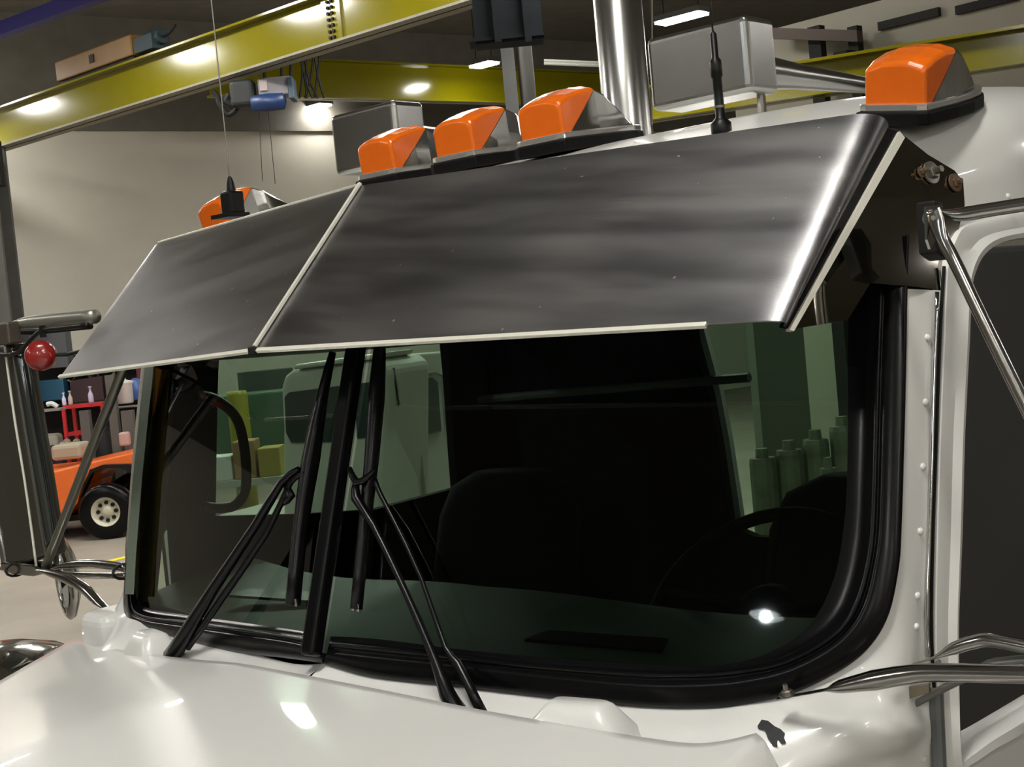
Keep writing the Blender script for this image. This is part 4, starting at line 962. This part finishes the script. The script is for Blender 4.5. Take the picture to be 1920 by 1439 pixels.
MB().prism([f2(x, y, .02) for x, y in win], -n2*.05).build('rear_window', mat('dark_window_glass', (.03, .045, .04), .08, 0), t2, bevel=.01)
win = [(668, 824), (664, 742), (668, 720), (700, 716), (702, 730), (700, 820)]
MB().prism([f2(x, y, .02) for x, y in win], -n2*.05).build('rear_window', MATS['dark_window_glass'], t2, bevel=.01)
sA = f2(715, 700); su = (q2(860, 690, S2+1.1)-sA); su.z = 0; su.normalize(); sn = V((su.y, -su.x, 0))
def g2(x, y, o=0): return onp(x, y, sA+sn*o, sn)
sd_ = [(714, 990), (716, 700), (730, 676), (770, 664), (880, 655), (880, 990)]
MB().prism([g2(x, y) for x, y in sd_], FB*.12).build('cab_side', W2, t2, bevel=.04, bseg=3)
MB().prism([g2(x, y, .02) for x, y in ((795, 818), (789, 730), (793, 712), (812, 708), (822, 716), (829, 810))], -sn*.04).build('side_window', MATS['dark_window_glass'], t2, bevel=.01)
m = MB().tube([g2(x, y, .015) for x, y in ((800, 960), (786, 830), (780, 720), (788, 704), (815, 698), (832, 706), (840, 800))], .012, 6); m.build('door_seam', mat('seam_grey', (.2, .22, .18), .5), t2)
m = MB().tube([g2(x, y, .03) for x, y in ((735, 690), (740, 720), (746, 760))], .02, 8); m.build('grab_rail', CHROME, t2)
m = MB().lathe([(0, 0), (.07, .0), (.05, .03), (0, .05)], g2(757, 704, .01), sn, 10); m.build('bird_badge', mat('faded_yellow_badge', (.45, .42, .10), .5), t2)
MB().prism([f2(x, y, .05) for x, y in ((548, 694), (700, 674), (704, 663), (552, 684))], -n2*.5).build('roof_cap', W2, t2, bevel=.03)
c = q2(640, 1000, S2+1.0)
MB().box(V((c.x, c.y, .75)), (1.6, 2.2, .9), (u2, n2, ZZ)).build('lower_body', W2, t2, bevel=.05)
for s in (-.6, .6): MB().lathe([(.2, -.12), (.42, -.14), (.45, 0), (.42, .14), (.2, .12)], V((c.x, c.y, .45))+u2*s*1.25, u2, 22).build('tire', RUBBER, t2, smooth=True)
# cluttered benches beyond, seen between pillar and second truck
random.seed(11)
bench = thing('workbench', V((q2(450, 930, 12).x, q2(450, 930, 12).y, 0)), 'workbench with parts beyond the truck, seen through the far door window', 'workbench')
c = q2(455, 900, 12.5); MB().box(V((c.x, c.y, c.z)), (1.6, .6, .06), (FR, FB, ZZ)).build('bench_top', mat('bench_grey', (.35, .36, .32), .6), bench)
for s in (-.7, .7): MB().box(V((c.x, c.y, c.z/2))+FR*s, (.08, .5, c.z), (FR, FB, ZZ)).build('bench_leg', DARKST, bench)
zb = c.z+.03
for i, (x, w_, h_, col, lb, cat) in enumerate(((415, .26, .22, (.5, .52, .48), 'pale box on the workbench, left of the tan carton', 'box'), (466, .20, .34, (.25, .15, .06), 'tan carton on the middle of the workbench', 'box'), (512, .20, .26, (.30, .24, .05), 'ochre box at the right end of the workbench', 'box'))):
    p = q2(x, 880, 12.4); tag(MB().box(V((p.x, p.y, zb+h_/2)), (w_, .3, h_), (FR, FB, ZZ)).build('box', mat('box_paint_%d' % i, col, .6), bevel=.01), lb, cat, 'boxes on the workbench')
p = q2(442, 722, 12.9); tag(MB().lathe([(.08, 0), (.10, .1), (.10, p.z-.1), (.09, p.z-.06), (0, p.z-.06)], V((p.x, p.y, 0)), ZZ, 14).build('yellow_drum', mat('yellow_drum_paint', (.22, .20, .01), .5), smooth=True), 'tall yellow drum standing beyond the far door window', 'drum')
p = q2(490, 790, 13.8); tag(MB().box(p-ZZ*.1, (1.0, .5, .8), (FR, FB, ZZ)).build('green_cabinet', mat('green_cabinet_paint', (.05, .10, .06), .5), bevel=.02), 'green cabinet behind the workbench beside the second truck', 'cabinet')
p = q2(500, 725, 14.2); tag(MB().box(p, (.55, .2, .35), (FR, FB, ZZ)).build('white_framed_sign', mat('dark_board', (.05, .06, .05), .4), bevel=.01), 'dark board high behind the green cabinet', 'board')
# things behind the cab seen through the rear window
p = q2(1465, 780, 9.5); tag(MB().box(V((p.x, p.y, p.z/2+.6)), (.34, .3, p.z+1.2), (FR, FB, ZZ)).build('pale_post', mat('dark_green_grey_post', (.10, .11, .08), .5)), 'dark broad post seen through the cab rear window', 'post')
MACH = mat('olive_machine_paint', (.16, .18, .12), .5, noise=.5, nscale=9)
for i, (x, y, r_) in enumerate(((1428, 850, .085), (1478, 835, .085), (1528, 815, .085), (1578, 790, .085), (1552, 868, .05))):
    p = q2(x, y, 8.6 if i < 4 else 7.6); tag(MB().lathe([(r_*.7, -p.z), (r_, -p.z+.2), (r_, -.06), (r_*.93, -.03), (r_*.5, -.03), (r_*.45, .03), (0, .03)], p, ZZ, 12).build('machine_part', MACH), 'olive machine drum behind the cab, number %s from the left' % ('one', 'two', 'three', 'four', 'five')[i] if 0 else ('olive machine drum seen through the rear window, %s' % ('leftmost and low', 'broad one under the dark post', 'tall one right of the dark post', 'tallest at the right edge', 'low one in front at the right')[i]), 'machine', 'machine drums behind the cab')
# dark trailer added out of view to blacken the door window reflection
t3 = thing('reflection_blocker', (4.0, 10, 0), 'black box trailer added unseen beside the cab to darken the door window reflection', 'reflection blocker')
TRM = mat('black_blocker_panel', (.012, .012, .012), .6, noise=.2, nscale=2)
MB().box((4.0, 10, 1.51), (2.6, 16, 2.22)).build('box_body', TRM, t3, bevel=.03)
for y in (4, 5.3, 15):
    for x in (3.1, 4.9): MB().lathe([(.25, -.14), (.50, -.15), (.52, 0), (.50, .15), (.25, .14)], (x, y, .52), (1, 0, 0), 20).build('tire', RUBBER, t3, smooth=True)
